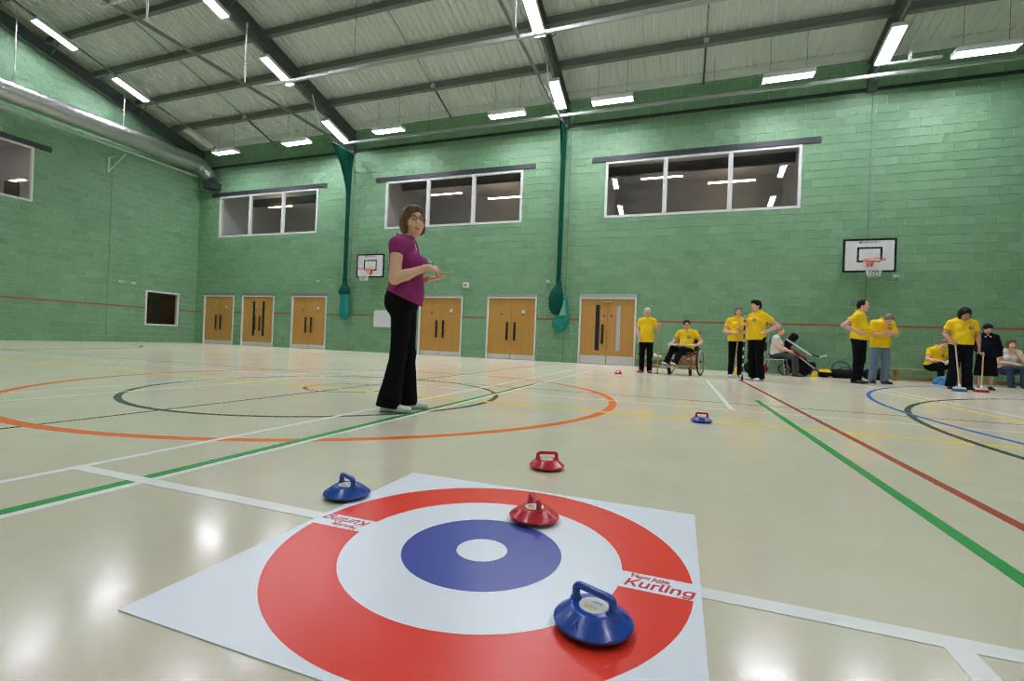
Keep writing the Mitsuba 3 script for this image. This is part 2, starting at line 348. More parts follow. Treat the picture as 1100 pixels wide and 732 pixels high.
# sag rods between purlins
for x in (-15.5, -7.6, 0.35):
    for i_, (a, b) in enumerate(zip(PY[:5], PY[1:6])):
        k = add('tie_rod', tube([(x, a-0.02, roof_z(a, RB)+0.1), (x, b+0.07, roof_z(b, RB)+0.1)], 0.011, 6), 'rod_dark')
        tag(k, f"thin dark tie rod between the {['lowest and second', 'second and third', 'third and fourth', 'fourth and fifth', 'fifth and sixth'][i_]} purlin, {'left' if x < -12 else 'middle' if x < -3 else 'right'} roof bay", 'rod', 'tie rods between the purlins')
    t = thing('eaves_tie', f"short dark tie rod from the lowest purlin to the far wall, {'left' if x < -12 else 'middle' if x < -3 else 'right'} bay", 'rod', 'eaves ties')
    add('rod', tube([(x, 12.98, roof_z(12.98, RB)+0.08), (x, YF-0.06, 8.10)], 0.028, 8), 'rod_dark', t)
    add('clip', bx(x-0.06, x+0.06, 12.90, 12.99, roof_z(12.98, RB)+0.02, roof_z(12.98, RB)+0.14), 'white_steel', t)

# ---------------------------------------------------------------- luminaires
def luminaire(p, q, lab, group, wires=None, lit=True):
    """linear fixture whose underside runs from p to q"""
    p, q = np.array(p, float), np.array(q, float); d = (q-p)/np.linalg.norm(q-p); s = np.cross(d, [0, 0, 1]); s /= np.linalg.norm(s); u = np.cross(s, d)
    t = thing('strip_light', lab, 'ceiling light', group)
    body = cat(bar(p+u*0.055, q+u*0.055, 0.30, 0.07), bar(p+s*0.143+u*0.01, q+s*0.143+u*0.01, 0.014, 0.05), bar(p-s*0.143+u*0.01, q-s*0.143+u*0.01, 0.014, 0.05), bar(p+d*0.006+u*0.01-s*0.15, p+d*0.006+u*0.01+s*0.15, 0.012, 0.05), bar(q-d*0.006+u*0.01-s*0.15, q-d*0.006+u*0.01+s*0.15, 0.012, 0.05))
    add('housing', body, 'white_plastic', t)
    a, b = p+d*0.015, q-d*0.015
    V = np.array([a-s*0.134, b-s*0.134, b+s*0.134, a+s*0.134])+u*0.004
    F = np.array([[0, 1, 2], [0, 2, 3]])
    n = np.cross(V[1]-V[0], V[2]-V[0])
    if n[2] > 0: F = F[:, ::-1]
    k = num(t+'__diffuser')
    scene[k] = mikit.ply(trimesh.Trimesh(V, F, process=False), 'lamp_glow')
    if lit: scene[k]['emitter'] = {'type': 'area', 'radiance': rgb(*LAMP)}
    if wires:
        for f in (0.15, 0.85):
            w = p+(q-p)*f+u*0.09; zt = wires(w[1])
            add('suspension_wire', tube([w, (w[0], w[1], zt)], 0.005, 5), 'rod_dark', t)
    return t
WL = [(-16.45, 'wall strip light nearest the left corner'), (-13.05, 'strip light along the far wall just left of the left green net'), (-9.22, 'strip light along the far wall just right of the left green net'), (-5.09, 'strip light along the far wall just left of the middle green net'), (-2.0, 'strip light along the far wall just right of the middle green net'), (2.25, 'strip light hung above the right upper window'), (6.03, 'strip light along the far wall at the right edge of the picture')]
for x, lb in WL:
    luminaire((x-0.56, 13.0, 7.31), (x+0.56, 13.0, 7.31), lb, 'strip lights along the far wall', lambda y: roof_z(13.0, RB)+0.01)
def row(x, ys, lbs, drop, grp, lit=True):
    for y, lb in zip(ys, lbs):
        a, b = y-0.52, y+0.52
        luminaire((x, a, roof_z(a, RB)-drop), (x, b, roof_z(b, RB)-drop), lb, grp, lit=lit)
row(-18.2, [8.63, 10.75], ['upper of the two lit strip lights beside the left gable wall', 'lower of the two lit strip lights beside the left gable wall'], 0.27, 'strip lights along the gable')
row(-18.2, [13.22], ['unlit grey strip light in the roof corner on the left'], 0.27, 'strip lights along the gable', lit=False)
row(-11.62, [13.28, 10.75, 8.5, 6.2], ['strip light right above the left green net', 'strip light halfway up the beam over the left green net', 'strip light at the top edge of the picture, left of centre', 'strip light under the left beam beyond the frame'], 0.66, 'strip lights under the left beam')
row(-3.58, [13.10, 10.7, 8.4, 6.1], ['strip light right above the middle green net', 'large bright strip light at the top edge over the middle beam', 'strip light under the middle beam beyond the frame', 'strip light under the middle beam near the ridge'], 0.66, 'strip lights under the middle beam')
row(4.30, [13.0, 10.6, 8.3, 6.1], ['bright strip light crossing the rail at upper right, above the basketball board', 'strip light under the right beam beyond the frame', 'strip light under the right beam further beyond the frame', 'strip light under the right beam near the ridge'], 0.70, 'strip lights under the right beam')
for x in (-3.58, 4.3):
    row(x, [3.2, 0.6, -1.9], [f"strip light of the near half of the hall, {w} of the {'left' if x < 0 else 'right'} row" for w in ('first', 'second', 'third')], 0.66, 'strip lights of the near half')
# conduits feeding the rows
for x, dr_, lb in ((-18.2, 0.145, 'grey conduit between the strip lights along the gable'), (-11.62, 0.53, 'grey conduit under the left beam'), (-3.58, 0.53, 'grey conduit under the middle beam'), (4.30, 0.58, 'grey conduit under the right beam')):
    k = add('light_conduit', bar((x, 13.9, roof_z(13.9, RB)-dr_), (x, RIDGE, roof_z(RIDGE, RB)-dr_), 0.05, 0.05), 'steel_purlin'); tag(k, lb, 'conduit')

# ---------------------------------------------------------------- curtain tracks
ZT = 7.3
for (x, y1, lb) in ((-11.42, 13.95, 'grey curtain track running towards the left green net'), (-3.60, 14.0, 'grey curtain track running towards the middle green net')):
    t = thing('curtain_track', lb, 'rail', 'curtain tracks')
    add('rail', bar((x, 4.0, ZT), (x, y1, ZT), 0.05, 0.07), 'white_steel' if x > 4 else 'steel_purlin', t)
    for y in (9.5, 7.0):
        if x < 4: add('hanger', tube([(x, y, ZT), (x, y, roof_z(y, RB)-0.38)], 0.022, 8), 'white_steel', t)
    add('hanger', bar((x, 12.4, ZT+0.02), (x-0.05, 12.0, roof_z(12.0, RB)-0.38), 0.03, 0.03), 'white_steel', t)
for (y, xa, xb, lb) in ((13.45, -11.45, X1-0.1, 'long white rail just below the far wall strip lights'), (9.72, -10.9, X1-0.1, 'long white rail crossing below the roof purlins'), (6.3, -11.7, -10.9, 'short white rail at the upper left edge')):
    t = thing('cross_rail', lb, 'rail')
    add('rail', bar((xa, y, ZT), (xb, y, ZT), 0.06, 0.07), 'steel_zinc' if y > 7 else 'white_steel', t)
    if y > 7:
        for x in (-8.0, 0.6, 8.0): add('hanger', tube([(x, y, ZT+0.03), (x, y, roof_z(y, RB)+0.02)], 0.006, 6), 'rod_dark', t)
t = thing('rail_bracket', 'short pale bracket rail behind the bright light at upper right', 'bracket')
add('arm', bar((4.15, 13.2, 7.42), (5.35, 13.2, 7.42), 0.05, 0.05), 'white_steel', t); add('post', bar((4.75, 13.2, 7.42), (4.75, 13.2, 7.95), 0.05, 0.05, up=(0, 1, 0)), 'white_steel', t)

# ---------------------------------------------------------------- air duct on the gable
t = thing('air_duct', 'round ribbed zinc air duct running along the top of the left wall', 'duct')
DX, DZ, DR = -18.88, 7.36, 0.33
yy = np.arange(4.0, 13.7, 0.06); rr = DR*0.95+0.010*((np.arange(len(yy)) % 3) == 0)
add('barrel', tube(np.c_[np.full(len(yy), DX), yy, np.full(len(yy), DZ)], rr, 28), 'duct_zinc', t, smooth=40)
el = [(DX, 13.66, DZ), (DX+0.02, 13.82, DZ-0.04), (DX+0.10, 13.95, DZ-0.16), (DX+0.22, 14.02, DZ-0.32), (DX+0.40, 14.05, DZ-0.50), (DX+0.46, 14.06, DZ-0.56)]
add('elbow', tube(el, [0.31, 0.30, 0.27, 0.24, 0.22, 0.22], 24), 'duct_zinc', t, smooth=40)
add('collar', tube([(DX+0.30, 14.03, DZ-0.40), (DX+0.35, 14.04, DZ-0.45)], 0.245, 24), 'steel_zinc', t)
add('outlet', bx(DX+0.15, DX+0.62, 13.85, YF-0.013, DZ-0.95, DZ-0.68), 'steel_dark', t)
for y in (8.0, 10.9): add('hanger', tube([(DX+0.1, y, DZ+0.3), (DX+0.1, y, roof_z(y, RB)+0.1)], 0.018, 6), 'white_steel', t)
k = add('cable_tray', bx(X0+0.10, X0+0.24, 4.0, YF-0.3, 6.96, 7.01), 'white_steel'); tag(k, 'thin pale cable tray below the air duct', 'tray')
t = thing('wall_bracket', 'white triangular bracket on the left wall under the duct', 'bracket')
add('upright', bx(X0+0.013, X0+0.05, 10.86, 10.91, 6.05, 6.62), 'white_steel', t); add('arm', bar((X0+0.03, 10.88, 6.60), (X0+0.30, 10.88, 6.60), 0.04, 0.04), 'white_steel', t)
add('strut', bar((X0+0.03, 10.88, 6.08), (X0+0.40, 11.2, 6.80), 0.03, 0.03), 'white_steel', t)

# ---------------------------------------------------------------- windows
def window_back(i, a, b):
    t = sroot(f'window_{i}', ['window over the two left doors', 'window behind the standing woman', 'large window at right of the middle net'][i-1])
    z0, z1 = WZ; y = YF-0.02; fw = 0.07
    fr = [bx(a, b, y, y+0.09, z0, z0+fw), bx(a, b, y, y+0.09, z1-fw, z1), bx(a, a+fw, y, y+0.09, z0+fw, z1-fw), bx(b-fw, b, y, y+0.09, z0+fw, z1-fw)]
    add('frame', cat(*fr), 'white_frame', t)
    w = (b-a)/3
    for k in (1, 2): add('mullion', bx(a+k*w-0.06, a+k*w+0.06, y-0.005, y+0.085, z0+fw, z1-fw), 'white_frame', t)
    for k in range(3):
        p0, p1 = a+k*w+(fw if k == 0 else 0.06), a+(k+1)*w-(fw if k == 2 else 0.06)
        V = np.array([[p0, y+0.05, z0+fw], [p1, y+0.05, z0+fw], [p1, y+0.05, z1-fw], [p0, y+0.05, z1-fw]])
        add('pane', trimesh.Trimesh(V, [[0, 1, 2], [0, 2, 3]], process=False), 'pane_glass', t)
    add('lintel', bx(a-0.42, b+0.42, YF-0.045, YF+0.02, z1, z1+0.15), 'steel_dark', t, label='dark steel lintel')
    # the gallery room behind the glass
    r0, r1, yb = a-0.15, b+0.15, YF+3.4
    rm = [bx(r0, r1, yb, yb+0.05, 3.5, 6.6), bx(r0, r1, YF+0.2, yb, 3.45, 3.5), bx(r0, r1, YF+0.2, yb, 6.55, 6.6), bx(r0-0.05, r0, YF+0.2, yb, 3.45, 6.6), bx(r1, r1+0.05, YF+0.2, yb, 3.45, 6.6)]
    add('gallery', cat(*rm), 'room_grey', t)
    for x in np.linspace(r0+1.0, r1-1.2, 2):
        add('gallery_beam', bx(r0, r1, YF+1.0+0.3*x % 1, YF+1.12+0.3*x % 1, 6.25, 6.55), 'room_dark', t)
    k = add('gallery_lamp', bx(a+0.9, a+2.2, YF+1.6, YF+1.68, 6.09, 6.13), 'lamp_glow', t); scene[k]['emitter'] = {'type': 'area', 'radiance': rgb(1.3, 0.98, 0.62)}
    k = add('gallery_lamp', bx(b-2.2, b-0.8, YF+2.3, YF+2.38, 6.02, 6.07), 'lamp_glow', t); scene[k]['emitter'] = {'type': 'area', 'radiance': rgb(1.3, 0.98, 0.62)}
    add('gallery_door', bx(a+1.3, a+2.1, yb-0.05, yb-0.005, 3.5, 5.35), 'door_brown', t)
    add('gallery_door_frame', cat(bx(a+1.22, a+1.3, yb-0.06, yb-0.005, 3.5, 5.43), bx(a+2.1, a+2.18, yb-0.06, yb-0.005, 3.5, 5.43), bx(a+1.22, a+2.18, yb-0.06, yb-0.005, 5.35, 5.43)), 'room_pink', t)
for i, (a, b) in enumerate(WINX): window_back(i+1, a, b)
def window_left(i, o, m, lab, lit):
    t = sroot(f'window_{i}', lab); x = X0+0.02; fw = 0.06; a, b, z0, z1 = o
    add('frame', cat(bx(x-0.09, x, a, b, z0, z0+fw), bx(x-0.09, x, a, b, z1-fw, z1), bx(x-0.09, x, a, a+fw, z0+fw, z1-fw), bx(x-0.09, x, b-fw, b, z0+fw, z1-fw)), 'white_frame', t)
    n = 3 if b-a > 3 else 1; w = (b-a)/n
    for k in range(1, n): add('mullion', bx(x-0.085, x+0.005, a+k*w-0.06, a+k*w+0.06, z0+fw, z1-fw), 'white_frame', t)
    for k in range(n):
        p0, p1 = a+k*w+(fw if k == 0 else 0.06), a+(k+1)*w-(fw if k == n-1 else 0.06)
        V = np.array([[x-0.05, p0, z0+fw], [x-0.05, p1, z0+fw], [x-0.05, p1, z1-fw], [x-0.05, p0, z1-fw]])
        add('pane', trimesh.Trimesh(V, [[0, 1, 2], [0, 2, 3]], process=False), 'pane_glass', t)
    xb = X0-3.0; zb = z0-0.9 if lit else 0.02; zt = z1+0.4
    rm = [bx(xb-0.05, xb, a-0.3, b+0.3, zb, zt), bx(xb, X0-0.2, a-0.3, b+0.3, zb-0.05, zb), bx(xb, X0-0.2, a-0.3, b+0.3, zt, zt+0.05), bx(xb, X0-0.2, a-0.35, a-0.3, zb, zt), bx(xb, X0-0.2, b+0.3, b+0.35, zb, zt)]
    add('room', cat(*rm), m, t)
    return t, xb
t, xb = window_left(4, LW, 'room_pink', 'high window at the left edge looking into a pale room', True)
add('lintel', bx(X0-0.02, X0+0.045, LW[0]-0.4, LW[1]+0.42, LW[3], LW[3]+0.16), 'steel_dark', t, label='dark steel lintel')
k = add('room_lamp', bx(X0-1.2, X0-1.0, 6.8, 7.9, 6.42, 6.46), 'lamp_glow', t); scene[k]['emitter'] = {'type': 'area', 'radiance': rgb(3.2, 3.0, 2.9)}
add('room_door', bx(X0-2.2, X0-1.4, LW[1]+0.25, LW[1]+0.29, 3.5, 5.35), 'door_brown', t)
t, xb = window_left(5, SW, 'room_black', 'small low window with dark glass near the corner', False)

# ---------------------------------------------------------------- doors
def vision(cx, z0, z1, w): return (cx-w/2, cx+w/2, z0, z1)
DLAB = ['plain wooden double door nearest the left corner', 'wooden double door with two dark glazed slots, left part of wall', 'plain wooden double door left of the left green net', 'plain wooden double door behind the standing woman', 'plain wooden double door left of the middle green net', 'wooden double door with two glazed slots, beside the white-haired player']
for i, (a, b) in enumerate(DOORX):
    t = sroot(f'door_{i+1}', DLAB[i]); y = YF; c = (a+b)/2; glazed = i in (1, 5)
    add('frame', cat(bx(a, a+0.05, y-0.03, y+0.12, 0, DH), bx(b-0.05, b, y-0.03, y+0.12, 0, DH), bx(a+0.05, b-0.05, y-0.028, y+0.12, DH-0.06, DH)), 'white_frame', t)
    add('head_plate', bx(a-0.01, b+0.01, y-0.034, y-0.012, DH-0.012, DH+0.085), 'steel_zinc' if i > 2 else 'steel_purlin', t)
    add('lintel', bx(a-0.24, b+0.24, y-0.02, y-0.004, DH+0.09, DH+0.215), 'wall_paint', t, label='green painted lintel')
    for s in (0, 1):
        l0, l1 = (a+0.055, c-0.004) if s == 0 else (c+0.004, b-0.055)
        lf = sbox(l0, 0.012, l1, DH-0.065); zk = 0.16 if i < 5 else 0.26
        hx = c-0.13 if s == 0 else c+0.13
        vx = hx-0.10 if s == 0 else hx+0.12
        if i == 5: vx = c-0.29 if s == 0 else c+0.33
        if i == 1: vx = c-0.235 if s == 0 else c+0.27
        if glazed:
            vw = 0.13; lf = lf.difference(sbox(vx-vw/2, 0.42, vx+vw/2, 1.80))
        lk = add('leaf', extr(lf, y+0.02, y+0.065, 'y'), 'door_wood', t)
        if glazed:
            add('glazed_slot', bx(vx-vw/2+0.001, vx+vw/2-0.001, y+0.035, y+0.05, 0.421, 1.799), 'room_black' if i == 1 or s == 0 else 'room_grey', lk, label='narrow dark glass panel')
        add('kick_plate', bx(l0+0.01, l1-0.01, y+0.0165, y+0.0205, 0.02, zk), 'grey_kick', lk, label='pale metal kick plate')
        z0, z1 = (0.62, 1.21)
        if not (i == 5 and s == 1):
            add('handle', cat(rbx(hx-0.035, hx+0.035, y-0.035, y-0.015, z0, z1, 0.006), bx(hx-0.012, hx+0.012, y-0.02, y+0.021, z0+0.04, z0+0.07), bx(hx-0.012, hx+0.012, y-0.02, y+0.021, z1-0.07, z1-0.04)), 'black_bar', lk, label='long black pull handle')
        sx = c-0.34 if s == 0 else c+0.40
        if glazed: sx = c-0.10 if s == 0 else c+0.12
        add('sign', cat(lathe([(0, 0), (0.035, 0), (0.035, 0.003), (0, 0.003)], 20).apply_transform(np.array([[1, 0, 0, sx], [0, 0, -1, y+0.02], [0, 1, 0, 1.47], [0, 0, 0, 1.0]]))), 'sign_blue', lk, label='small round blue sign')
        if s == 1 and not glazed: add('notice', bx(sx-0.04, sx+0.04, y+0.016, y+0.02, 1.50, 1.60), 'board_white', lk, label='small white notice')
    if i == 5: add('closer', bx(c-0.14, c+0.12, y-0.03, y+0.02, DH-0.17, DH-0.13), 'steel_zinc', t)
    add('threshold', bx(a+0.05, b-0.05, y+0.0, y+0.2, -0.02, 0.008), 'steel_zinc', t)
    add('corridor', bx(a-0.1, b+0.1, y+0.2, y+0.25, 0, DH+0.1), 'room_black', t)

# ---------------------------------------------------------------- the target mat
MC = np.array([-0.480, 1.170]); MS = 0.547
t = thing('target_mat', 'square white target mat with red and blue rings on the floor in front', 'mat')
add('sheet', bx(MC[0]-MS, MC[0]+MS, MC[1]-MS, MC[1]+MS, 0.0005, 0.0026), 'mat_white', t)
bh = 0.041; RO, RI = 0.530, 0.366
aO = math.asin(bh/RO)
def half_ring(up):
    th = np.linspace(0, math.pi, 121)
    P = sbox(-1, bh, 1, 1).intersection(Polygon([(RO*math.cos(k), RO*math.sin(k)) for k in th])).difference(Polygon([(RI*math.cos(k), RI*math.sin(k)) for k in np.linspace(0, 2*math.pi, 181)]))
    m = extr(P, 0.0026, 0.0030, 'z')
    if not up: m.apply_transform(trimesh.transformations.rotation_matrix(math.pi, (0, 0, 1)))
    m.apply_translation((MC[0], MC[1], 0)); return m
add('red_ring', half_ring(True), 'mat_red', t); add('red_ring', half_ring(False), 'mat_red', t)
add('blue_ring', ring_flat(MC, 0.068, 0.212, 0.0026), 'mat_blue', t)
def slanted(text, h, w, bold, shear=0.25):
    m = meshkit.text_mesh(text, h, 0.0003, bold); v = m.vertices
    v[:, 0] *= w/(v[:, 0].max()-v[:, 0].min()); v[:, 0] += v[:, 1]*shear; m.vertices = v; return m
def kurl(flip):
    a = slanted('Kurling', 0.034, 0.154, True); a.apply_translation((0.371, -0.027, 0.0027)); b = []
    for ch, x, dz in (('N', 0, 0.003), ('e', 0.016, -0.001), ('w', 0.028, 0.002), ('A', 0.048, -0.003), ('g', 0.064, 0.002), ('e', 0.077, -0.001)):
        m = meshkit.text_mesh(ch, 0.019 if ch in 'NA' else 0.017, 0.0003, True); m.apply_translation((0.386+x, 0.015+dz, 0.0027)); b.append(m)
    b = cat(*b)
    out = []
    for m in (a, b):
        if flip: m.apply_transform(trimesh.transformations.rotation_matrix(math.pi, (0, 0, 1)))
        m.apply_translation((MC[0], MC[1], 0)); out.append(m)
    return out
for fl_ in (False, True):
    a, b = kurl(fl_); add('lettering', a, 'print_red', t, label='red Kurling lettering'); add('lettering', b, 'print_red', t, label='small red New Age lettering')

# ---------------------------------------------------------------- kurling stones
def stone(loc, rz, col, lab, handle=None, label_big=True):
    t = thing('kurling_stone', lab, 'curling stone', 'kurling stones'); hm = handle or col; R = 0.081; z0 = loc[2]
    def P(m):
        m = m.copy(); m.vertices = m.vertices*np.array([0.965, 0.965, 0.87]); return xf(m, (loc[0], loc[1], z0), rz)
    base = [(0, 0.004), (0.058, 0.004), (0.068, 0.006), (0.071, 0.009), (0.071, 0.013), (0, 0.013)]
    add('base', P(lathe(base, 56)), 'stone_base', t, smooth=30)
    for k in (0.5, 2.6, 4.7): add('caster', P(lathe([(0, 0), (0.010, 0), (0.012, 0.003), (0.012, 0.008), (0, 0.008)], 14, (0.046*math.cos(k), 0.046*math.sin(k), 0))), 'black_rubber', t)
    body = [(0, 0.009), (0.071, 0.009), (0.0765, 0.0105), (0.0805, 0.0135), (0.0818, 0.0165), (0.0815, 0.0195), (0.0795, 0.0222), (0.064, 0.0345), (0.0495, 0.0462), (0.047, 0.0478), (0.044, 0.0482), (0, 0.0482)]
    bk = add('body', P(lathe(body, 72)), col, t, smooth=32)
    add('label_disc', P(lathe([(0, 0.0480), (0.0305, 0.0480), (0.0305, 0.0488), (0, 0.0488)], 40)), 'disc_label', bk, label='white round label')
    add('print_mark', P(cat(bx(-0.016, 0.012, -0.012, -0.007, 0.0487, 0.0490), bx(-0.013, 0.006, -0.020, -0.015, 0.0487, 0.0490))), 'print_yellow', bk)
    add('print_mark', P(cat(bx(-0.010, 0.016, 0.009, 0.012, 0.0487, 0.0490), bx(-0.006, 0.014, 0.0145, 0.017, 0.0487, 0.0490))), 'print_grey', bk)
    for a in (math.radians(-90), math.radians(30), math.radians(150)):
        def on(r, da): return np.array([r*math.cos(a+da), r*math.sin(a+da), 0.0462-(r-0.0495)*0.80+0.0008])
        add('notch_mark', P(cat(tube([on(0.072, -0.09), on(0.058, 0.0)], 0.0015, 6), tube([on(0.058, 0.0), on(0.072, 0.09)], 0.0015, 6))), hm if handle else col, bk)
    w = 0.043; arc = [(-w, 0.040), (-w-0.0005, 0.058), (-w-0.001, 0.068)]
    for k in np.linspace(0.15, 1, 6): arc.append((-w-0.001+0.013*(1-math.cos(k*math.pi/2)), 0.068+0.0125*math.sin(k*math.pi/2)))
    path = np.array([(x, 0, z) for x, z in arc+[(-x, z) for x, z in arc[::-1]]])
    add('handle', P(tube(path, 0.0084, 14)), hm, t, smooth=50)
    for q in (-1, 1): add('handle_foot', P(lathe([(0, 0.040), (0.0135, 0.040), (0.0125, 0.050), (0.0095, 0.054), (0, 0.054)], 20, (q*w, 0, 0))), hm, t, smooth=30)
    return t
MZ = 0.0032
stone((-0.143, 0.945, MZ), math.radians(-22), 'stone_blue', 'large blue stone lying on the red ring next to the lettering')
stone((-0.415, 1.434, MZ), math.radians(-55), 'stone_red', 'red stone on the target mat')
stone((-1.077, 1.363, 0), math.radians(-25), 'stone_blue', 'blue stone on the bare floor left of the target mat')
stone((-0.546, 2.060, 0), math.radians(24), 'stone_red', 'red stone on the bare floor just behind the mat')
stone((0.178, 3.94, 0), math.radians(15), 'stone_blue', 'blue stone with a red handle, far out on the floor', handle='stone_red')
stone((-1.165, 9.776, 0), math.radians(15), 'stone_red', 'tiny red stone lying in front of the glazed right door')
#@@OBJECTS
# ---------------------------------------------------------------- people: implicit bodies meshed by surface nets
pr('skin', s2l(240, 190, 160), 0.5, spec=0.35); pr('skin_dark', s2l(200, 150, 126), 0.5, spec=0.35); pr('skin_pink', s2l(230, 180, 164), 0.5, spec=0.35)
pr('lip', s2l(178, 86, 84), 0.4); pr('tooth_white', (0.8, 0.79, 0.75), 0.3); pr('eye_white', (0.75, 0.75, 0.73), 0.25); pr('iris_dark', s2l(60, 44, 34), 0.2)
def hair_tex(a, b):
    def fn(p, n, uv): return mix(a, b, fbm(p.x*60+p.y*60, p.z*9, 2.0, 3))
    return proc(fn)
pr('hair_brown', hair_tex(s2l(62, 42, 28), s2l(142, 102, 70)), 0.45, spec=0.4); pr('hair_black', hair_tex(s2l(10, 8, 8), s2l(30, 24, 22)), 0.6, spec=0.2)
pr('hair_grey', hair_tex(s2l(92, 84, 78), s2l(150, 138, 126)), 0.5); pr('hair_white', hair_tex(s2l(196, 190, 178), s2l(228, 222, 212)), 0.5)
def cloth_tex(c, amt=0.1):
    c = np.array(c)
    def fn(p, n, uv): return mi.Color3f(*[float(x) for x in c])*(1-amt+2*amt*fbm(p.x*14, p.y*14, p.z*9, 3))
    return proc(fn)
pr('cloth_purple', cloth_tex(s2l(146, 40, 114)), 0.8, sheen=0.3); pr('cloth_yellow', cloth_tex(s2l(255, 214, 18), 0.06), 0.8, sheen=0.1)
pr('cloth_black', cloth_tex(s2l(9, 9, 14), 0.2), 0.9, spec=0.2); pr('cloth_navy', cloth_tex(s2l(13, 16, 28), 0.2), 0.9, spec=0.2); pr('cloth_grey', cloth_tex(s2l(66, 64, 66), 0.1), 0.85)
pr('cloth_white', cloth_tex(s2l(214, 214, 208), 0.05), 0.8); pr('cloth_jeans', cloth_tex(s2l(112, 134, 158), 0.18), 0.85); pr('cloth_denim', cloth_tex(s2l(44, 62, 92), 0.15), 0.85)
pr('shoe_white', (0.86, 0.87, 0.86), 0.5); pr('shoe_black', (0.015, 0.015, 0.017), 0.4); pr('shoe_pink', s2l(196, 72, 112), 0.5); pr('sole_grey', (0.35, 0.34, 0.32), 0.6)
pr('badge_navy', s2l(36, 40, 84), 0.5); pr('badge_white', s2l(226, 222, 196), 0.5)

def smin(a, b, k):
    if k <= 0: return np.minimum(a, b)
    h = np.maximum(k-np.abs(a-b), 0)/k
    return np.minimum(a, b)-h*h*k*0.25
class Sdf:
    hR, hs = None, 1.0
    def __init__(s): s.ops = []; s.cuts = []
    def put(s, fn, lo, hi, k, mode='u'): s.ops.append((fn, np.array(lo, float), np.array(hi, float), k, mode)); return s
    def rc(s, a, b, ra, rb=None, k=0.02, mode='u', flat=None, cuts=()):
        """tapered capsule; flat = (axis, factor) squeezes it along an axis; cuts = [(point, normal)] keeps the side against the normal"""
        a, b = np.array(a, float), np.array(b, float); rb = ra if rb is None else rb; ba = b-a; L2 = max(ba@ba, 1e-9)
        n = None
        if flat is not None: n = np.array(flat[0], float); n /= np.linalg.norm(n); fac = flat[1]
        def fn(P):
            q = P-a
            if n is not None: q = q+((q@n)*(1/fac-1))[..., None]*n
            t = np.clip((q@ba)/L2, 0, 1)
            d = np.linalg.norm(q-t[..., None]*ba, axis=-1)-(ra+(rb-ra)*t)
            for c, m in cuts: d = np.maximum(d, (P-np.array(c))@(np.array(m)/np.linalg.norm(m)))
            return d
        r = max(ra, rb)*(1 if n is None else max(1.0, fac))
        return s.put(fn, np.minimum(a, b)-r, np.maximum(a, b)+r, k, mode)
    def el(s, c, r, R=None, k=0.02, mode='u'):
        c, r = np.array(c, float), np.array(r, float)*(Sdf.hs if R is not None and R is Sdf.hR else 1.0)
        def fn(P):
            q = P-c
            if R is not None: q = q@R
            k0 = np.linalg.norm(q/r, axis=-1); k1 = np.linalg.norm(q/(r*r), axis=-1)+1e-9
            return k0*(k0-1)/k1
        m = r.max() if R is not None else r
        return s.put(fn, c-m, c+m, k, mode)
    def cut(s, point, normal): s.cuts.append((np.array(point, float), np.array(normal, float)/np.linalg.norm(normal))); return s
    def mesh(s, h, disp=None):
        ad = [o for o in s.ops if o[4] == 'u']
        lo = np.min([o[1] for o in ad], 0)-4*h; hi = np.max([o[2] for o in ad], 0)+4*h
        n = np.ceil((hi-lo)/h).astype(int)+1
        d = np.ones(n, np.float32)
        ax = [lo[i]+h*np.arange(n[i]) for i in range(3)]
        for fn, a, b, k, mode in s.ops:
            i0 = np.clip(np.floor((a-lo-k-3*h)/h).astype(int), 0, n); i1 = np.clip(np.ceil((b-lo+k+3*h)/h).astype(int)+1, 0, n)
            if (i1 <= i0).any(): continue
            sl = tuple(slice(i0[i], i1[i]) for i in range(3))
            P = np.stack(np.meshgrid(*[ax[i][sl[i]] for i in range(3)], indexing='ij'), -1)
            v = fn(P)
            if mode == 'u': d[sl] = smin(d[sl], v, k)
            else: d[sl] = -smin(-d[sl], v, k)
        if s.cuts:
            P = np.stack(np.meshgrid(*ax, indexing='ij'), -1)
            for p, nn in s.cuts: d = np.maximum(d, (P-p)@nn)
        return snet(d, lo, h)
OFF = np.array([(i, j, k) for i in (0, 1) for j in (0, 1) for k in (0, 1)])
EDG = [(a, b) for a in range(8) for b in range(a+1, 8) if np.abs(OFF[a]-OFF[b]).sum() == 1]
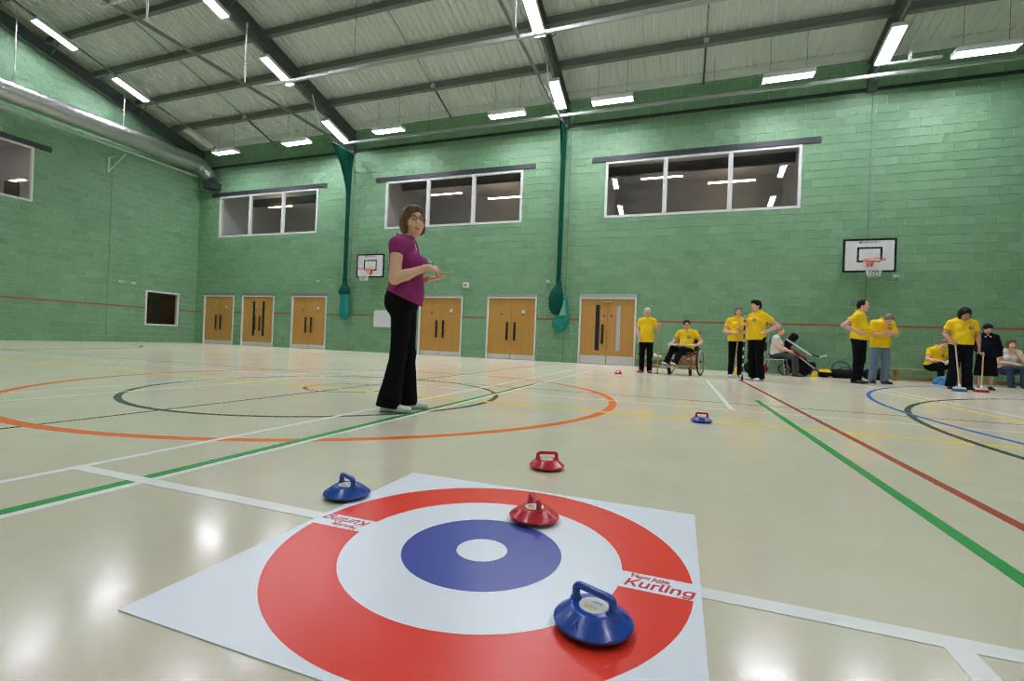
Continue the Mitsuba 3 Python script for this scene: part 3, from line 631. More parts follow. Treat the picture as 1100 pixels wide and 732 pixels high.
def snet(d, lo, h):
    s = d < 0; n = np.array(d.shape); c = np.zeros(n-1, np.int8)
    for o in OFF: c += s[o[0]:n[0]-1+o[0], o[1]:n[1]-1+o[1], o[2]:n[2]-1+o[2]]
    act = (c > 0) & (c < 8); idx = np.argwhere(act); ids = np.full(n-1, -1, np.int64); ids[act] = np.arange(len(idx))
    V = [d[idx[:, 0]+o[0], idx[:, 1]+o[1], idx[:, 2]+o[2]] for o in OFF]
    Ps = np.zeros((len(idx), 3)); cnt = np.zeros(len(idx))
    for a, b in EDG:
        x = (V[a] < 0) != (V[b] < 0); t = np.where(x, V[a]/np.where(x, V[a]-V[b], 1), 0)
        Ps += x[:, None]*(OFF[a]+t[:, None]*(OFF[b]-OFF[a])); cnt += x
    P = lo+h*(idx+Ps/cnt[:, None]); F = []
    for ax in range(3):
        b, cc = (ax+1) % 3, (ax+2) % 3
        s0 = [slice(None)]*3; s1 = [slice(None)]*3; s0[ax] = slice(0, -1); s1[ax] = slice(1, None)
        x = s[tuple(s0)] != s[tuple(s1)]; E = np.argwhere(x); ok = (E[:, b] > 0) & (E[:, cc] > 0) & (E[:, b] < n[b]-1) & (E[:, cc] < n[cc]-1); E = E[ok]
        if not len(E): continue
        eb = np.zeros(3, int); eb[b] = 1; ec = np.zeros(3, int); ec[cc] = 1
        q = [ids[tuple((E-o).T)] for o in (eb+ec, ec, np.zeros(3, int), eb)]
        ins = s[tuple(E.T)]; Q = np.stack(q, 1); Q = np.where(ins[:, None], Q, Q[:, ::-1])
        F += [Q[:, [0, 1, 2]], Q[:, [0, 2, 3]]]
    return trimesh.Trimesh(P, np.vstack(F), process=False)
def smooth_mesh(m, it=3):
    trimesh.smoothing.filter_taubin(m, 0.5, 0.53, iterations=it*2) if it else None
    return m
def folds(m, amp, freq, seed, zs=1.0):
    n = m.vertex_normals; v = m.vertices; q = v*np.array([freq, freq, freq*zs])
    m.vertices = v+n*((meshkit.fbm(q, 3, seed)-0.5)*2*amp)[:, None]; return m
def rotm(axis, a): return trimesh.transformations.rotation_matrix(a, axis)[:3, :3]
def unit(v): v = np.array(v, float); return v/np.linalg.norm(v)

def hand_sdf(w, d, nrm, side, curl=0.5, thumb=0.4, s=1.0, spread=0.10):
    """hand from the wrist w, fingers along d, palm facing nrm; side = which way the thumb lies along cross(nrm, d)"""
    d = unit(d); nrm = np.array(nrm, float); nrm = unit(nrm-d*(nrm@d)); sd = np.cross(nrm, d)*side
    g = Sdf(); w = np.array(w, float)
    for k, o in enumerate((0.024, 0.008, -0.009, -0.025)):
        g.rc(w+sd*o*0.6*s+d*0.004*s, w+(d*(0.083-abs(k-1.2)*0.004)+sd*o)*s, 0.016*s, 0.0115*s, k=0.012*s)
    g.rc(w-d*0.03*s, w+d*0.02*s, 0.024*s, 0.024*s, k=0.015*s, flat=(nrm, 0.72))
    ln = (0.040, 0.045, 0.042, 0.033)
    for k, o in enumerate((0.024, 0.008, -0.009, -0.025)):
        p = w+(d*(0.085-abs(k-1.2)*0.004)+sd*o)*s; a = curl*0.9; dd = unit(d+sd*spread*(1.2-k)*0.5); ax = np.cross(dd, nrm)
        for j, f in enumerate((1.0, 0.68, 0.5)):
            v = rotm(ax, a)@dd; q = p+v*ln[k]*f*s; r = (0.0088, 0.0080, 0.0070)[j]*s
            g.rc(p, q, r, r*0.92, k=0.004*s); p = q; a += curl*(1.0 if j == 0 else 0.75)
    p = w+(d*0.022+sd*0.026+nrm*0.004)*s; v = unit(d*0.62+sd*0.72+nrm*thumb); q = p+v*0.042*s; g.rc(p, q, 0.0135*s, 0.0105*s, k=0.012*s)
    v = unit(d*0.85+sd*(0.30-0.3*curl)+nrm*(thumb+0.45*curl)); q2 = q+v*0.030*s; g.rc(q, q2, 0.0102*s, 0.0092*s, k=0.004*s)
    v = unit(d*0.9+sd*(0.1-0.5*curl)+nrm*(thumb+0.5*curl)); g.rc(q2, q2+v*0.024*s, 0.0092*s, 0.0076*s, k=0.004*s)
    return g
def weld(ms):
    """one continuous surface of several closed meshes"""
    try:
        R = None
        for m in ms:
            x = m3.Manifold(m3.Mesh(np.asarray(m.vertices, np.float32), np.asarray(m.faces, np.uint32)))
            if x.status() != m3.Error.NoError: raise ValueError
            R = x if R is None else R+x
        o = R.to_mesh(); return trimesh.Trimesh(o.vert_properties[:, :3], o.tri_verts, process=False)
    except Exception:
        return trimesh.util.concatenate(ms)

def person(label, loc, rz, H_, J, shirt, trousers, hair, style, skin='skin', shoe='shoe_white', female=False, belly=0.0, group=None, fine=0.013, hands={}, head=(0, 0, 0), polo=True, badge=True,
           sleeve=0.55, flare=0.0, shirt_hem=None, skirt=None, glasses=False, smile=True, wide=1.0, long_sleeve=False, sit=False, open_neck=0.055, arm_r=1.0, name='person', bust=0.0, scalp=1.0, leg_r=1.0, hsc=1.0):
    """J: joints in the person's own metres for a height of 1.70 (x to the right hand, y ahead, z up)"""
    S = H_/1.70; t = thing(name, label, 'person', group)
    def W(m): m = m.copy(); m.apply_scale(S); return xf(m, loc, rz)
    D_ = dict(pelvis=(0, 0, 0.95), neck=(0, -0.01, 1.44), head=(0, 0.03, 1.585), hip=(0.088, 0, 0.90), knee=(0.10, 0.015, 0.49), ankle=(0.10, -0.03, 0.085), toe=(0.03, 1.0, 0), shoulder=(0.170, -0.005, 1.365), elbow=(0.235, -0.03, 1.11), wrist=(0.245, 0.07, 0.87))
    Q = {}
    for k in ('pelvis', 'neck', 'head'): Q[k] = np.array(J.get(k, D_[k]), float)
    for k in ('hip', 'knee', 'ankle', 'toe', 'shoulder', 'elbow', 'wrist'):
        b = np.array(J.get(k, D_[k]), float)
        Q[k+'R'] = np.array(J.get(k+'R', b), float); Q[k+'L'] = np.array(J.get(k+'L', b*np.array([-1, 1, 1])), float)
    up = unit(Q['neck']-Q['pelvis']); xr = Q['shoulderR']-Q['shoulderL']; xr = unit(xr-up*(xr@up)); fw = np.cross(up, xr); RS = np.stack([xr, fw, up], 1)
    sp = lambda f, y=0.0, x=0.0: Q['pelvis']+(Q['neck']-Q['pelvis'])*f+fw*y+xr*x
    def torso(g, e):
        g.el(sp(0.0), np.array([0.158*wide, 0.118+belly*0.2, 0.125])+e, RS, 0.06)
        g.el(sp(0.28, belly*0.35), np.array([(0.132 if female else 0.140)*wide, 0.098+belly*0.6, 0.16])+e, RS, 0.08)
        g.el(sp(0.62), np.array([0.152*wide, 0.105, 0.17])+e, RS, 0.08)
        g.el(sp(0.82, -0.005), np.array([0.150*wide, 0.082, 0.10])+e, RS, 0.06)
        if belly: g.el(sp(0.22, 0.055+belly*0.5), np.array([0.115*wide, 0.06+belly*0.5, 0.12])+e, RS, 0.08)
        if bust:
            for x in (-1, 1): g.el(sp(0.60, 0.075+bust*0.3, x*0.072), np.array([0.066, 0.050+bust*0.5, 0.066])+e, RS, 0.035)
        for s in 'LR': g.rc(sp(0.91, -0.005), Q['shoulder'+s], 0.056+e, 0.047+e, 0.06)
    # the body, one surface
    g = Sdf(); torso(g, 0.0)
    hR = rotm([0, 0, 1], head[0])@rotm([1, 0, 0], head[1])@rotm([0, 1, 0], head[2]); Sdf.hR, Sdf.hs = hR, hsc; hp = lambda *v: Q["head"]+hR@(np.array(v, float)*hsc)
    g.rc(sp(0.93, -0.005), hp(0, -0.012, -0.06), 0.055, 0.052, 0.03)
    g.el(hp(0, -0.012, 0.03), (0.074, 0.094, 0.086), hR, 0.02); g.el(hp(0, 0.026, -0.035), (0.062, 0.066, 0.076), hR, 0.03)
    g.el(hp(0, 0.060, -0.092), (0.026, 0.024, 0.020), hR, 0.025)
    for x in (-1, 1):
        g.el(hp(x*0.034, 0.062, -0.032), (0.026, 0.022, 0.024), hR, 0.02); g.el(hp(x*0.074, -0.004, -0.008), (0.010, 0.022, 0.031), hR, 0.008)
        g.el(hp(x*0.031, 0.098, 0.010), (0.020, 0.014, 0.010), hR, 0.010, 's')
    g.rc(hp(0, 0.088, 0.014), hp(0, 0.110, -0.026), 0.008, 0.0125, 0.008)
    for x in (-1, 1): g.el(hp(x*0.010, 0.099, -0.030), (0.008, 0.009, 0.007), hR, 0.006)
    g.rc(hp(-0.030, 0.082, 0.028), hp(0.030, 0.082, 0.028), 0.010, 0.010, 0.014)
    hs = []
    for s, x in (('R', 1), ('L', -1)):
        g.rc(Q['shoulder'+s], Q['elbow'+s], 0.051*arm_r, 0.041*arm_r, 0.03); e, w = Q['elbow'+s], Q['wrist'+s]
        g.rc(e, e+(w-e)*0.35, 0.040*arm_r, 0.041*arm_r, 0.02); g.rc(e+(w-e)*0.35, w, 0.040*arm_r, 0.026, 0.02)
        g.rc(Q['hip'+s], Q['knee'+s], 0.082*leg_r, 0.055*leg_r, 0.04); k, a = Q['knee'+s], Q['ankle'+s]
        g.rc(k, k+(a-k)*0.3, 0.052, 0.054, 0.03); g.rc(k+(a-k)*0.3, a, 0.053, 0.036, 0.03)
        td = unit(Q['toe'+s]*np.array([1, 1, 0])); td3 = unit(Q['toe'+s])
        g.rc(a+np.array([0, 0, -0.04]), a+td3*0.12+np.array([0, 0, -0.056]), 0.028, 0.017, 0.03)
        hd = dict(dir=w-e, n=(-x, 0, 0), curl=0.45, thumb=0.35); hd.update(hands.get(s, {}))
        tsg = 1 if np.cross(unit(hd['n']), unit(hd['dir']))@np.array(hd.get('thumb_to', (0, 1, 0.3))) > 0 else -1
        hs.append(hand_sdf(w, hd['dir'], hd['n'], tsg, hd['curl'], hd['thumb'], 0.92 if female else 1.0))
    body = smooth_mesh(g.mesh(fine), 1)
    hm = [smooth_mesh(q.mesh(min(0.0045, fine*0.5)), 1) for q in hs]
    # finer head so that the face reads
    add('body', W(weld([body]+hm)), skin, t, smooth=True)
    # face
    for x in (-1, 1):
        e = trimesh.creation.icosphere(2, 0.0118); e.apply_translation(hp(x*0.031, 0.0755, 0.009)); ek = add('eye', W(e), 'eye_white', t, smooth=True)
        i = trimesh.creation.icosphere(2, 0.0068); i.apply_translation(hp(x*0.0305, 0.0818, 0.0085)); add('iris', W(i), 'iris_dark', ek, smooth=True)
        add('eyelid', W(cat(tube([hp(x*0.018, 0.0850, 0.011), hp(x*0.031, 0.0885, 0.0155), hp(x*0.045, 0.0810, 0.011)], [0.002, 0.0038, 0.002], 6))), skin, t, smooth=True)
        add('eyebrow', W(tube([hp(x*0.014, 0.093, 0.030), hp(x*0.030, 0.0915, 0.035), hp(x*0.048, 0.080, 0.030)], [0.003, 0.0036, 0.002], 6)), hair if style != 'white' else 'hair_grey', t, smooth=True)
    c = 0.010 if smile else 0.0
    mo = [hp(-0.027, 0.0800, -0.060+c), hp(-0.014, 0.0905, -0.064), hp(0, 0.0935, -0.0655), hp(0.014, 0.0905, -0.064), hp(0.027, 0.0800, -0.060+c)]
    mk = add('mouth', W(tube(mo, [0.002, 0.0048, 0.0052, 0.0048, 0.002], 8)), 'lip', t, smooth=True)
    if smile: add('teeth', W(tube([hp(-0.019, 0.0885, -0.0575), hp(0, 0.0955, -0.0610), hp(0.019, 0.0885, -0.0575)], [0.002, 0.0036, 0.002], 8)), 'tooth_white', mk, smooth=True)
    if glasses:
        rim = []
        for x in (-1, 1):
            th = np.linspace(0, 2*math.pi, 25)[:-1]
            rim.append(tube([hp(x*0.033+0.021*math.cos(k), 0.101-0.10*abs(x*0.033+0.021*math.cos(k))**1.5, 0.008+0.015*math.sin(k)) for k in th], 0.0021, 6, closed=True))
            rim.append(tube([hp(x*0.054, 0.096, 0.014), hp(x*0.078, 0.06, 0.014), hp(x*0.080, 0.0, 0.010)], 0.0019, 6))
        rim.append(tube([hp(-0.012, 0.101, 0.012), hp(0.012, 0.101, 0.012)], 0.0019, 6))
        add('glasses', W(cat(*rim)), 'black_bar', t, smooth=True, label='dark framed glasses')
    # hair
    q = Sdf(); hh = 0.006 if fine < 0.01 else 0.009
    q.el(hp(0, -0.018, 0.036), np.array((0.085, 0.101, 0.094))*(1+0.03*(style == 'full')), hR, 0.02)
    if style == 'bob':
        for x in (-1, 1): q.el(hp(x*0.064, -0.010, -0.020), (0.026, 0.060, 0.074), hR, 0.03); q.el(hp(x*0.068, 0.020, -0.055), (0.015, 0.030, 0.034), hR, 0.02)
        q.el(hp(0, -0.060, -0.022), (0.076, 0.050, 0.078), hR, 0.03); q.el(hp(0.012, 0.050, 0.088), (0.062, 0.040, 0.030), hR, 0.03)
        q.el(hp(0, 0.10, -0.036), (0.0620, 0.078, 0.098), hR, 0.010, 's'); q.el(hp(-0.022, 0.105, 0.040), (0.034, 0.040, 0.036), hR, 0.012, 's'); q.el(hp(0, 0.03, -0.13), (0.06, 0.08, 0.05), hR, 0.015, 's')
    elif style == 'short':
        q.el(hp(0, -0.055, -0.02), (0.076, 0.055, 0.065), hR, 0.03)
        q.el(hp(0, 0.10, -0.018), (0.070, 0.085, 0.088), hR, 0.015, 's'); q.el(hp(0, 0.03, -0.10), (0.12, 0.10, 0.085), hR, 0.015, 's')
    elif style == 'full':
        q.el(hp(0, -0.05, -0.01), (0.086, 0.062, 0.08), hR, 0.03); q.el(hp(0, 0.05, 0.088), (0.075, 0.050, 0.035), hR, 0.03)
        q.el(hp(0, 0.105, -0.030), (0.068, 0.085, 0.080), hR, 0.015, 's'); q.el(hp(0, 0.04, -0.11), (0.12, 0.10, 0.075), hR, 0.015, 's')
    else:  # balding
        q.el(hp(0, -0.055, -0.015), (0.076, 0.055, 0.065), hR, 0.03)
        q.el(hp(0, 0.085, 0.03), (0.075, 0.10, 0.11), hR, 0.015, 's'); q.el(hp(0, 0.03, -0.10), (0.12, 0.10, 0.085), hR, 0.015, 's')
    add('hair', W(folds(smooth_mesh(q.mesh(hh), 1), 0.004, 60, 3, 0.35)), hair, t, smooth=True)
    # shirt
    ex = 0.014; q = Sdf(); torso(q, ex)
    for s in 'LR':
        a, b = Q['shoulder'+s], Q['elbow'+s]; d = b-a; w = Q['wrist'+s]
        if long_sleeve:
            q.rc(a, b, 0.066*arm_r, 0.056*arm_r, 0.03); q.rc(b, w, 0.056*arm_r, 0.042, 0.03, cuts=[(b+(w-b)*0.95, w-b)])
        else: q.rc(a, a+d*(sleeve+0.15), (0.062 if polo else 0.056)*arm_r, (0.068 if polo else 0.057)*arm_r, 0.03, cuts=[(a+d*sleeve, d)])
    q.rc(sp(0.965, -0.012), sp(1.25, 0.015), open_neck+0.008, open_neck+0.02, 0.008, 's')
    q.rc(sp(0.96, 0.03), sp(0.90 if polo else 0.78, 0.15), 0.026 if polo else 0.05, 0.012 if polo else 0.03, 0.008, 's')
    hem = shirt_hem or ((0, 0, 0.86), (0, 0, -1))
    if not sit:
        for x in (-1, 1): q.rc(Q['pelvis']+fw*belly*0.2+xr*x*0.045*wide, Q['pelvis']+fw*belly*0.2+xr*x*0.048*wide-np.array([0, 0, 0.26]), 0.112*wide+ex*1.4, 0.120*wide+ex*1.4, 0.06, flat=(fw, 1.0+belly))
    q.cut(*hem)
    sm = folds(smooth_mesh(q.mesh(fine), 4 if fine < 0.01 else 2), 0.006, 9, int(H_*100), 1.6)
    lab_ = trimesh.graph.connected_component_labels(sm.face_adjacency, node_count=len(sm.faces)); keep = np.bincount(lab_).argmax(); sm.update_faces(lab_ == keep); sm.remove_unreferenced_vertices()
    sk = add('shirt', W(sm), shirt, t, smooth=True)
    if polo:
        th = np.linspace(0.35, 2*math.pi-0.35, 26)
        col = [sp(1.0, 0.002)+fw*math.cos(k)*0.066+xr*math.sin(k)*0.068+up*(0.030-0.028*math.cos(k)) for k in th]
        add('collar', W(tube(col, 0.016, 8)), shirt, sk, smooth=True)
    if badge:
        P0 = sp(0.66, 0.25, -0.075); v = sm.vertices; n = sm.vertex_normals; e = (v-P0)-((v-P0)@fw)[:, None]*fw; c0 = np.linalg.norm(e, axis=1)+(n@fw < 0.3)*9; i = int(np.argmin(c0))
        Rz = np.eye(4); zz = n[i]; xx, yy_, _ = frame_basis(zz); Rz[:3, 0], Rz[:3, 1], Rz[:3, 2], Rz[:3, 3] = xx, yy_, zz, v[i]
        for r, hgt, mm in ((0.036, 0.006, 'badge_navy'), (0.024, 0.0075, 'badge_white'), (0.012, 0.009, 'badge_navy')):
            dm = lathe([(0, -0.004), (r, -0.004), (r, hgt), (0, hgt)], 20); dm.apply_transform(Rz); add('badge', W(dm), mm, sk, label='round club badge' if r > 0.03 else None)
    glute = [sp(-0.06, -0.055, x*0.07) for x in (-1, 1)]
    # trousers or skirt
    if skirt:
        q = Sdf(); q.rc(Q['pelvis']+up*0.10, (0, Q['pelvis'][1], skirt), 0.15*wide, 0.235, 0.03, flat=((0, 1, 0), 0.72)); q.cut((0, 0, skirt), (0, 0, -1))
        add('skirt', W(folds(q.mesh(fine), 0.010, 11, 5, 0.15)), trousers, t, smooth=True)
    else:
        q = Sdf(); q.el(Q['pelvis'], np.array((0.160*wide, 0.129+belly*0.2, 0.13)), RS, 0.05); q.el(sp(0.2 if not sit else 0.0, belly*0.35), np.array((0.140*wide, 0.110+belly*0.6, 0.13 if not sit else 0.11)), RS, 0.06)
        if not sit:
            for c_ in glute: q.el(c_, (0.086, 0.078, 0.10), RS, 0.05)
        for s in 'LR':
            hq, k, a = Q['hip'+s], Q['knee'+s], Q['ankle'+s]
            q.rc(hq, k, 0.098*leg_r, 0.072*leg_r, 0.045); e = a+(a-k)*0.10
            q.rc(k, e, 0.070*leg_r, 0.066+flare, 0.03, cuts=[(a+unit(a-k)*0.045, a-k)])
        if not sit: q.cut(np.array(hem[0], float)-unit(hem[1])*0.10, -unit(hem[1]))
        add('trousers', W(folds(smooth_mesh(q.mesh(fine), 1), 0.006, 10, 11, 0.8)), trousers, t, smooth=True)
    # shoes
    for s in 'LR':
        a = Q['ankle'+s]; td = unit(Q['toe'+s]); gz = a[2]-0.085; nx = np.cross(td, [0, 0, 1.0])
        q = Sdf(); lf = td[2]; b = np.array([a[0], a[1], gz])
        q.rc(b-td*0.035+[0, 0, 0.038], b+td*0.05+[0, 0, 0.036], 0.036, 0.040, 0.03); q.rc(b+td*0.05+[0, 0, 0.032], b+td*0.155+[0, 0, 0.026], 0.040, 0.032, 0.03, flat=((0, 0, 1), 0.85))
        q.rc(b-td*0.02+[0, 0, 0.04], b+[0, 0, 0.075], 0.037, 0.038, 0.03); un = unit(np.cross(nx, td)); q.cut(b+un*0.012, -un); q.cut(b+un*0.082, un)
        kx = add('shoe', W(smooth_mesh(q.mesh(0.0075), 1)), shoe, t, smooth=True)
        q = Sdf(); q.rc(b-td*0.035+[0, 0, 0.01], b+td*0.152+[0, 0, 0.01], 0.038, 0.034, 0.01); q.rc(b+td*0.04+[0, 0, 0.01], b+td*0.10+[0, 0, 0.01], 0.042, 0.043, 0.02); q.cut(b+un*0.014, un); q.cut(b+un*0.0005, -un)
        add('sole', W(q.mesh(0.006)), 'sole_grey' if shoe == 'shoe_white' else 'shoe_black', kx, smooth=40)
    return t, (lambda p: np.array(xf(trimesh.Trimesh([np.array(p, float)*S], np.zeros((0, 3), int), process=False), loc, rz).vertices[0]))
# ---------------------------------------------------------------- the woman with the notepad
WS_ = 1.70/1.595
JW = {k: np.array(v)*WS_ for k, v in dict(pelvis=(0, 0.035, 0.86), neck=(0, 0.028, 1.325), head=(0, 0.082, 1.461), hip=(0.080, 0.042, 0.815), shoulderR=(0.140, 0.000, 1.255), shoulderL=(-0.140, 0.030, 1.255),
      kneeR=(0.085, 0.030, 0.43), kneeL=(-0.085, 0.065, 0.43), ankleR=(0.10, -0.025, 0.080), ankleL=(-0.10, 0.065, 0.080), elbowR=(0.205, 0.005, 0.990), wristR=(0.085, 0.222, 1.105), elbowL=(-0.215, 0.045, 1.00), wristL=(-0.055, 0.217, 1.035)).items()}
JW['toeR'] = (0.10, 1, 0); JW['toeL'] = (-0.10, 1, 0)
wt, wp = person('woman in a purple top with bobbed brown hair and glasses, writing on a small notepad', (-2.058, 3.129, 0), -1.198, 1.595, JW, 'cloth_purple', 'cloth_black', 'hair_brown', 'bob', female=True, fine=0.0065, polo=False, badge=False, sleeve=0.30,
    glasses=True, head=(-1.02, 0.0, 0.06), open_neck=0.062, arm_r=1.04, bust=0.055, belly=0.02, flare=0.030, shirt_hem=(np.array((0, 0.035, 0.868))*WS_, (0, -0.42, -1)), leg_r=0.90, wide=0.92, hsc=1.10,
    hands=dict(R=dict(dir=(-0.40, 0.88, -0.10), n=(-0.75, -0.15, -0.62), curl=0.85, thumb=0.6, thumb_to=(-1, 0.3, 0.3)), L=dict(dir=(0.30, 0.95, 0.05), n=(0.1, 0, 1), curl=0.35, thumb=0.5, thumb_to=(-1, 0.2, 0.2))))
def wl_(*v): return wp(np.array(v)*WS_)
t = thing('notepad', 'small white notepad held in the hands of the woman in purple', 'notepad')
def wbox(c, hx, hy, hz, rz_, tilt):
    b = trimesh.creation.box((hx, hy, hz)); b.apply_transform(trimesh.transformations.rotation_matrix(tilt, (1, 0, 0))); return xf(b, wl_(*c), rz_)
add('pages', wbox((0.0, 0.335, 1.075), 0.085, 0.125, 0.006, -1.198, 0.10), 'board_white', t); add('backing', wbox((0.0, 0.335, 1.0695), 0.087, 0.127, 0.003, -1.198, 0.10), 'print_grey', t)
t = thing('pen', 'blue and white pen in the writing hand of the woman in purple', 'pen')
a, b = wl_(0.055, 0.215, 1.175), wl_(0.035, 0.300, 1.092)
add('barrel', tube([a+(b-a)*0.35, a+(b-a)*0.93], 0.0048, 10), 'sign_blue', t, smooth=True); add('cap', tube([a, a+(b-a)*0.36], 0.0052, 10), 'white_plastic', t, smooth=True); add('tip', tube([a+(b-a)*0.93, b], 0.0042, 8, r1=0.001), 'steel_zinc', t)
# ---------------------------------------------------------------- the players and helpers along the wall
def face(fx, fy): return math.atan2(-fx, fy)
YP = dict(shirt='cloth_yellow', trousers='cloth_black')
GP = 'players in yellow polo shirts'
_, pa = person('white-haired older player in a yellow polo standing beside the right door', (-0.71, 10.85, 0), face(-0.05, -1), 1.44, dict(elbowR=(0.245, 0.0, 1.12), wristR=(0.17, 0.13, 0.93), elbowL=(-0.255, -0.02, 1.14), wristL=(-0.315, 0.13, 1.22), toeR=(0.5, 1, 0), toeL=(-0.45, 1, 0)), **YP, hair='hair_white', style='short', skin='skin_pink', shoe='shoe_pink', female=True, group=GP, badge=False, belly=0.03, polo=True, wide=1.02, shirt_hem=((0, 0, 0.80), (0, 0, -1)),
   hands=dict(L=dict(dir=(-0.1, 0.4, 0.9), n=(-0.1, 0.9, -0.35), curl=1.15, thumb=0.7, thumb_to=(1, 0, 0.5)), R=dict(dir=(-0.25, 0.35, -0.9), n=(-0.9, 0, 0), curl=0.6)), head=(0.12, 0, 0))
_, pb = person('man with short dark hair in a yellow polo sitting in the wheelchair', (0.11, 10.95, 0), face(-0.28, -0.96), 1.51, dict(pelvis=(0, -0.10, 0.60), neck=(0, -0.12, 1.09), head=(0.005, -0.06, 1.225), shoulder=(0.185, -0.11, 1.04), hip=(0.095, -0.05, 0.57), kneeR=(0.20, 0.34, 0.64), kneeL=(-0.04, 0.38, 0.62), ankleR=(0.27, 0.58, 0.30), ankleL=(0.06, 0.60, 0.30), toeR=(0.25, 1, 0.3), toeL=(0.2, 1, 0.3), elbowR=(0.30, -0.10, 0.82), wristR=(0.33, 0.14, 0.70), elbowL=(-0.33, -0.14, 0.83), wristL=(-0.31, 0.08, 0.745)), **YP, hair='hair_black', style='short', glasses=True, smile=False, group=GP, sit=True, shirt_hem=((0, 0, 0.60), (0, 0, -1)), wide=1.06, belly=0.03, head=(0.30, -0.1, 0.06), shoe='shoe_white',
   hands=dict(R=dict(dir=(0.1, 0.7, -0.6), n=(-0.9, 0, -0.3), curl=0.8), L=dict(dir=(0.35, 0.9, 0.1), n=(0.3, 0, -1), curl=1.2, thumb_to=(1, 0.3, 0.2))))
_, pc = person('woman with grey-brown bobbed hair in a yellow polo leaning on a wooden broom', (1.13, 11.05, 0), face(0.10, -0.99), 1.505, dict(elbowR=(0.27, -0.01, 1.10), wristR=(0.075, 0.22, 1.06), elbowL=(-0.25, 0.0, 1.10), wristL=(-0.02, 0.24, 1.20), toeR=(0.35, 1, 0), toeL=(-0.3, 1, 0)), **YP, hair='hair_grey', style='bob', female=True, group=GP, badge=False, wide=1.12, belly=0.06, bust=0.05, arm_r=1.1, shirt_hem=((0, 0, 0.87), (0, 0, -1)), smile=False,
   hands=dict(R=dict(dir=(-0.75, 0.5, 0.1), n=(-0.4, 0.2, -0.2), curl=1.2, thumb_to=(0, 0.2, 1)), L=dict(dir=(0.8, 0.45, 0.1), n=(0.4, 0.3, -0.2), curl=1.2, thumb_to=(0, 0.2, 1))), head=(0.15, -0.08, 0))
_, pd = person('tall curly black-haired woman in yellow, hand on hip, holding a striped stick', (1.41, 10.30, 0), face(-0.80, -0.60), 1.575, dict(elbowL=(-0.33, -0.22, 1.16), wristL=(-0.235, 0.00, 1.03), elbowR=(0.25, 0.06, 1.13), wristR=(0.11, 0.20, 1.25), kneeL=(-0.10, 0.02, 0.49), toeR=(0.25, 1, 0), toeL=(-0.1, 1, 0), head=(0, 0.055, 1.58)), **YP, hair='hair_black', style='full', female=True, group=GP, wide=1.06, belly=0.06, bust=0.05, shirt_hem=((0, 0, 0.86), (0, 0.0, -1)), smile=True, leg_r=1.12, flare=0.02,
   hands=dict(L=dict(dir=(0.55, 0.75, -0.3), n=(0.9, -0.3, 0.2), curl=0.4, thumb_to=(0, 0, 1)), R=dict(dir=(-0.3, 0.4, 0.85), n=(-0.5, 0.8, -0.1), curl=1.2, thumb_to=(-1, 0, 0.5))))
_, pe = person('grey-haired person in a white T-shirt and grey trousers sitting on a metal chair', (2.32, 13.32, 0), face(0.93, -0.36), 1.52, dict(pelvis=(0, -0.08, 0.58), neck=(0, -0.05, 1.09), head=(0, 0.03, 1.235), shoulder=(0.165, -0.05, 1.03), hip=(0.09, -0.02, 0.55), knee=(0.11, 0.40, 0.53), ankle=(0.10, 0.44, 0.085), elbow=(0.225, 0.02, 0.80), wrist=(0.12, 0.26, 0.68)), shirt='cloth_white', trousers='cloth_grey', hair='hair_grey', style='short', female=True, sit=True, polo=False, badge=False, shirt_hem=((0, 0, 0.57), (0, 0, -1)), wide=1.12, belly=0.09, bust=0.05, shoe='shoe_black', sleeve=0.5, arm_r=1.08, smile=False)
_, pg_ = person('tall balding man in a yellow polo and black trousers with hands on his hips', (3.46, 11.50, 0), face(0.86, -0.50), 1.71, dict(elbowR=(0.33, -0.20, 1.17), wristR=(0.215, 0.02, 1.04), elbowL=(-0.33, -0.20, 1.17), wristL=(-0.215, 0.02, 1.04), head=(0, 0.05, 1.58), toe=(0.25, 1, 0)), **YP, hair='hair_black', style='bald', group=GP, badge=False, wide=1.06, belly=0.05, smile=False, shoe='shoe_black', skin='skin_pink', shirt_hem=((0, 0, 0.885), (0, 0, -1)), leg_r=1.12,
   hands=dict(R=dict(dir=(-0.35, 0.85, -0.3), n=(-0.9, -0.3, 0.2), curl=0.3, thumb_to=(0, -0.2, 1)), L=dict(dir=(0.35, 0.85, -0.3), n=(0.9, -0.3, 0.2), curl=0.3, thumb_to=(0, -0.2, 1))), head=(0, -0.18, 0))
_, ph = person('person in a yellow polo and pale blue jeans with arms folded and head bowed', (3.96, 11.92, 0), face(0.25, -0.97), 1.60, dict(neck=(0, 0.09, 1.39), head=(0.0, 0.235, 1.42), shoulder=(0.185, 0.04, 1.35), elbowR=(0.255, 0.10, 1.09), wristR=(0.02, 0.26, 1.09), elbowL=(-0.255, 0.10, 1.09), wristL=(-0.02, 0.285, 1.13), toe=(0.3, 1, 0), ankle=(0.13, -0.03, 0.085), knee=(0.12, 0.01, 0.49)), shirt='cloth_yellow', trousers='cloth_jeans', hair='hair_grey', style='short', group=GP, wide=1.08, smile=False, shoe='shoe_black', head=(-0.25, -0.85, 0), shirt_hem=((0, 0, 0.80), (0, 0, -1)), leg_r=1.08, flare=0.012, sleeve=0.92,
   hands=dict(R=dict(dir=(-0.95, 0.25, 0.1), n=(0, -0.9, 0.2), curl=0.4, thumb_to=(0, 0, 1)), L=dict(dir=(0.95, 0.15, 0.1), n=(0, -0.9, 0.2), curl=0.4, thumb_to=(0, 0, 1))))
SEAT = dict(pelvis=(0, -0.04, 0.44), neck=(0, 0.06, 0.94), head=(0, 0.13, 1.06), shoulder=(0.175, 0.05, 0.88), hip=(0.09, 0.02, 0.41), knee=(0.13, 0.40, 0.47), ankle=(0.12, 0.42, 0.085))
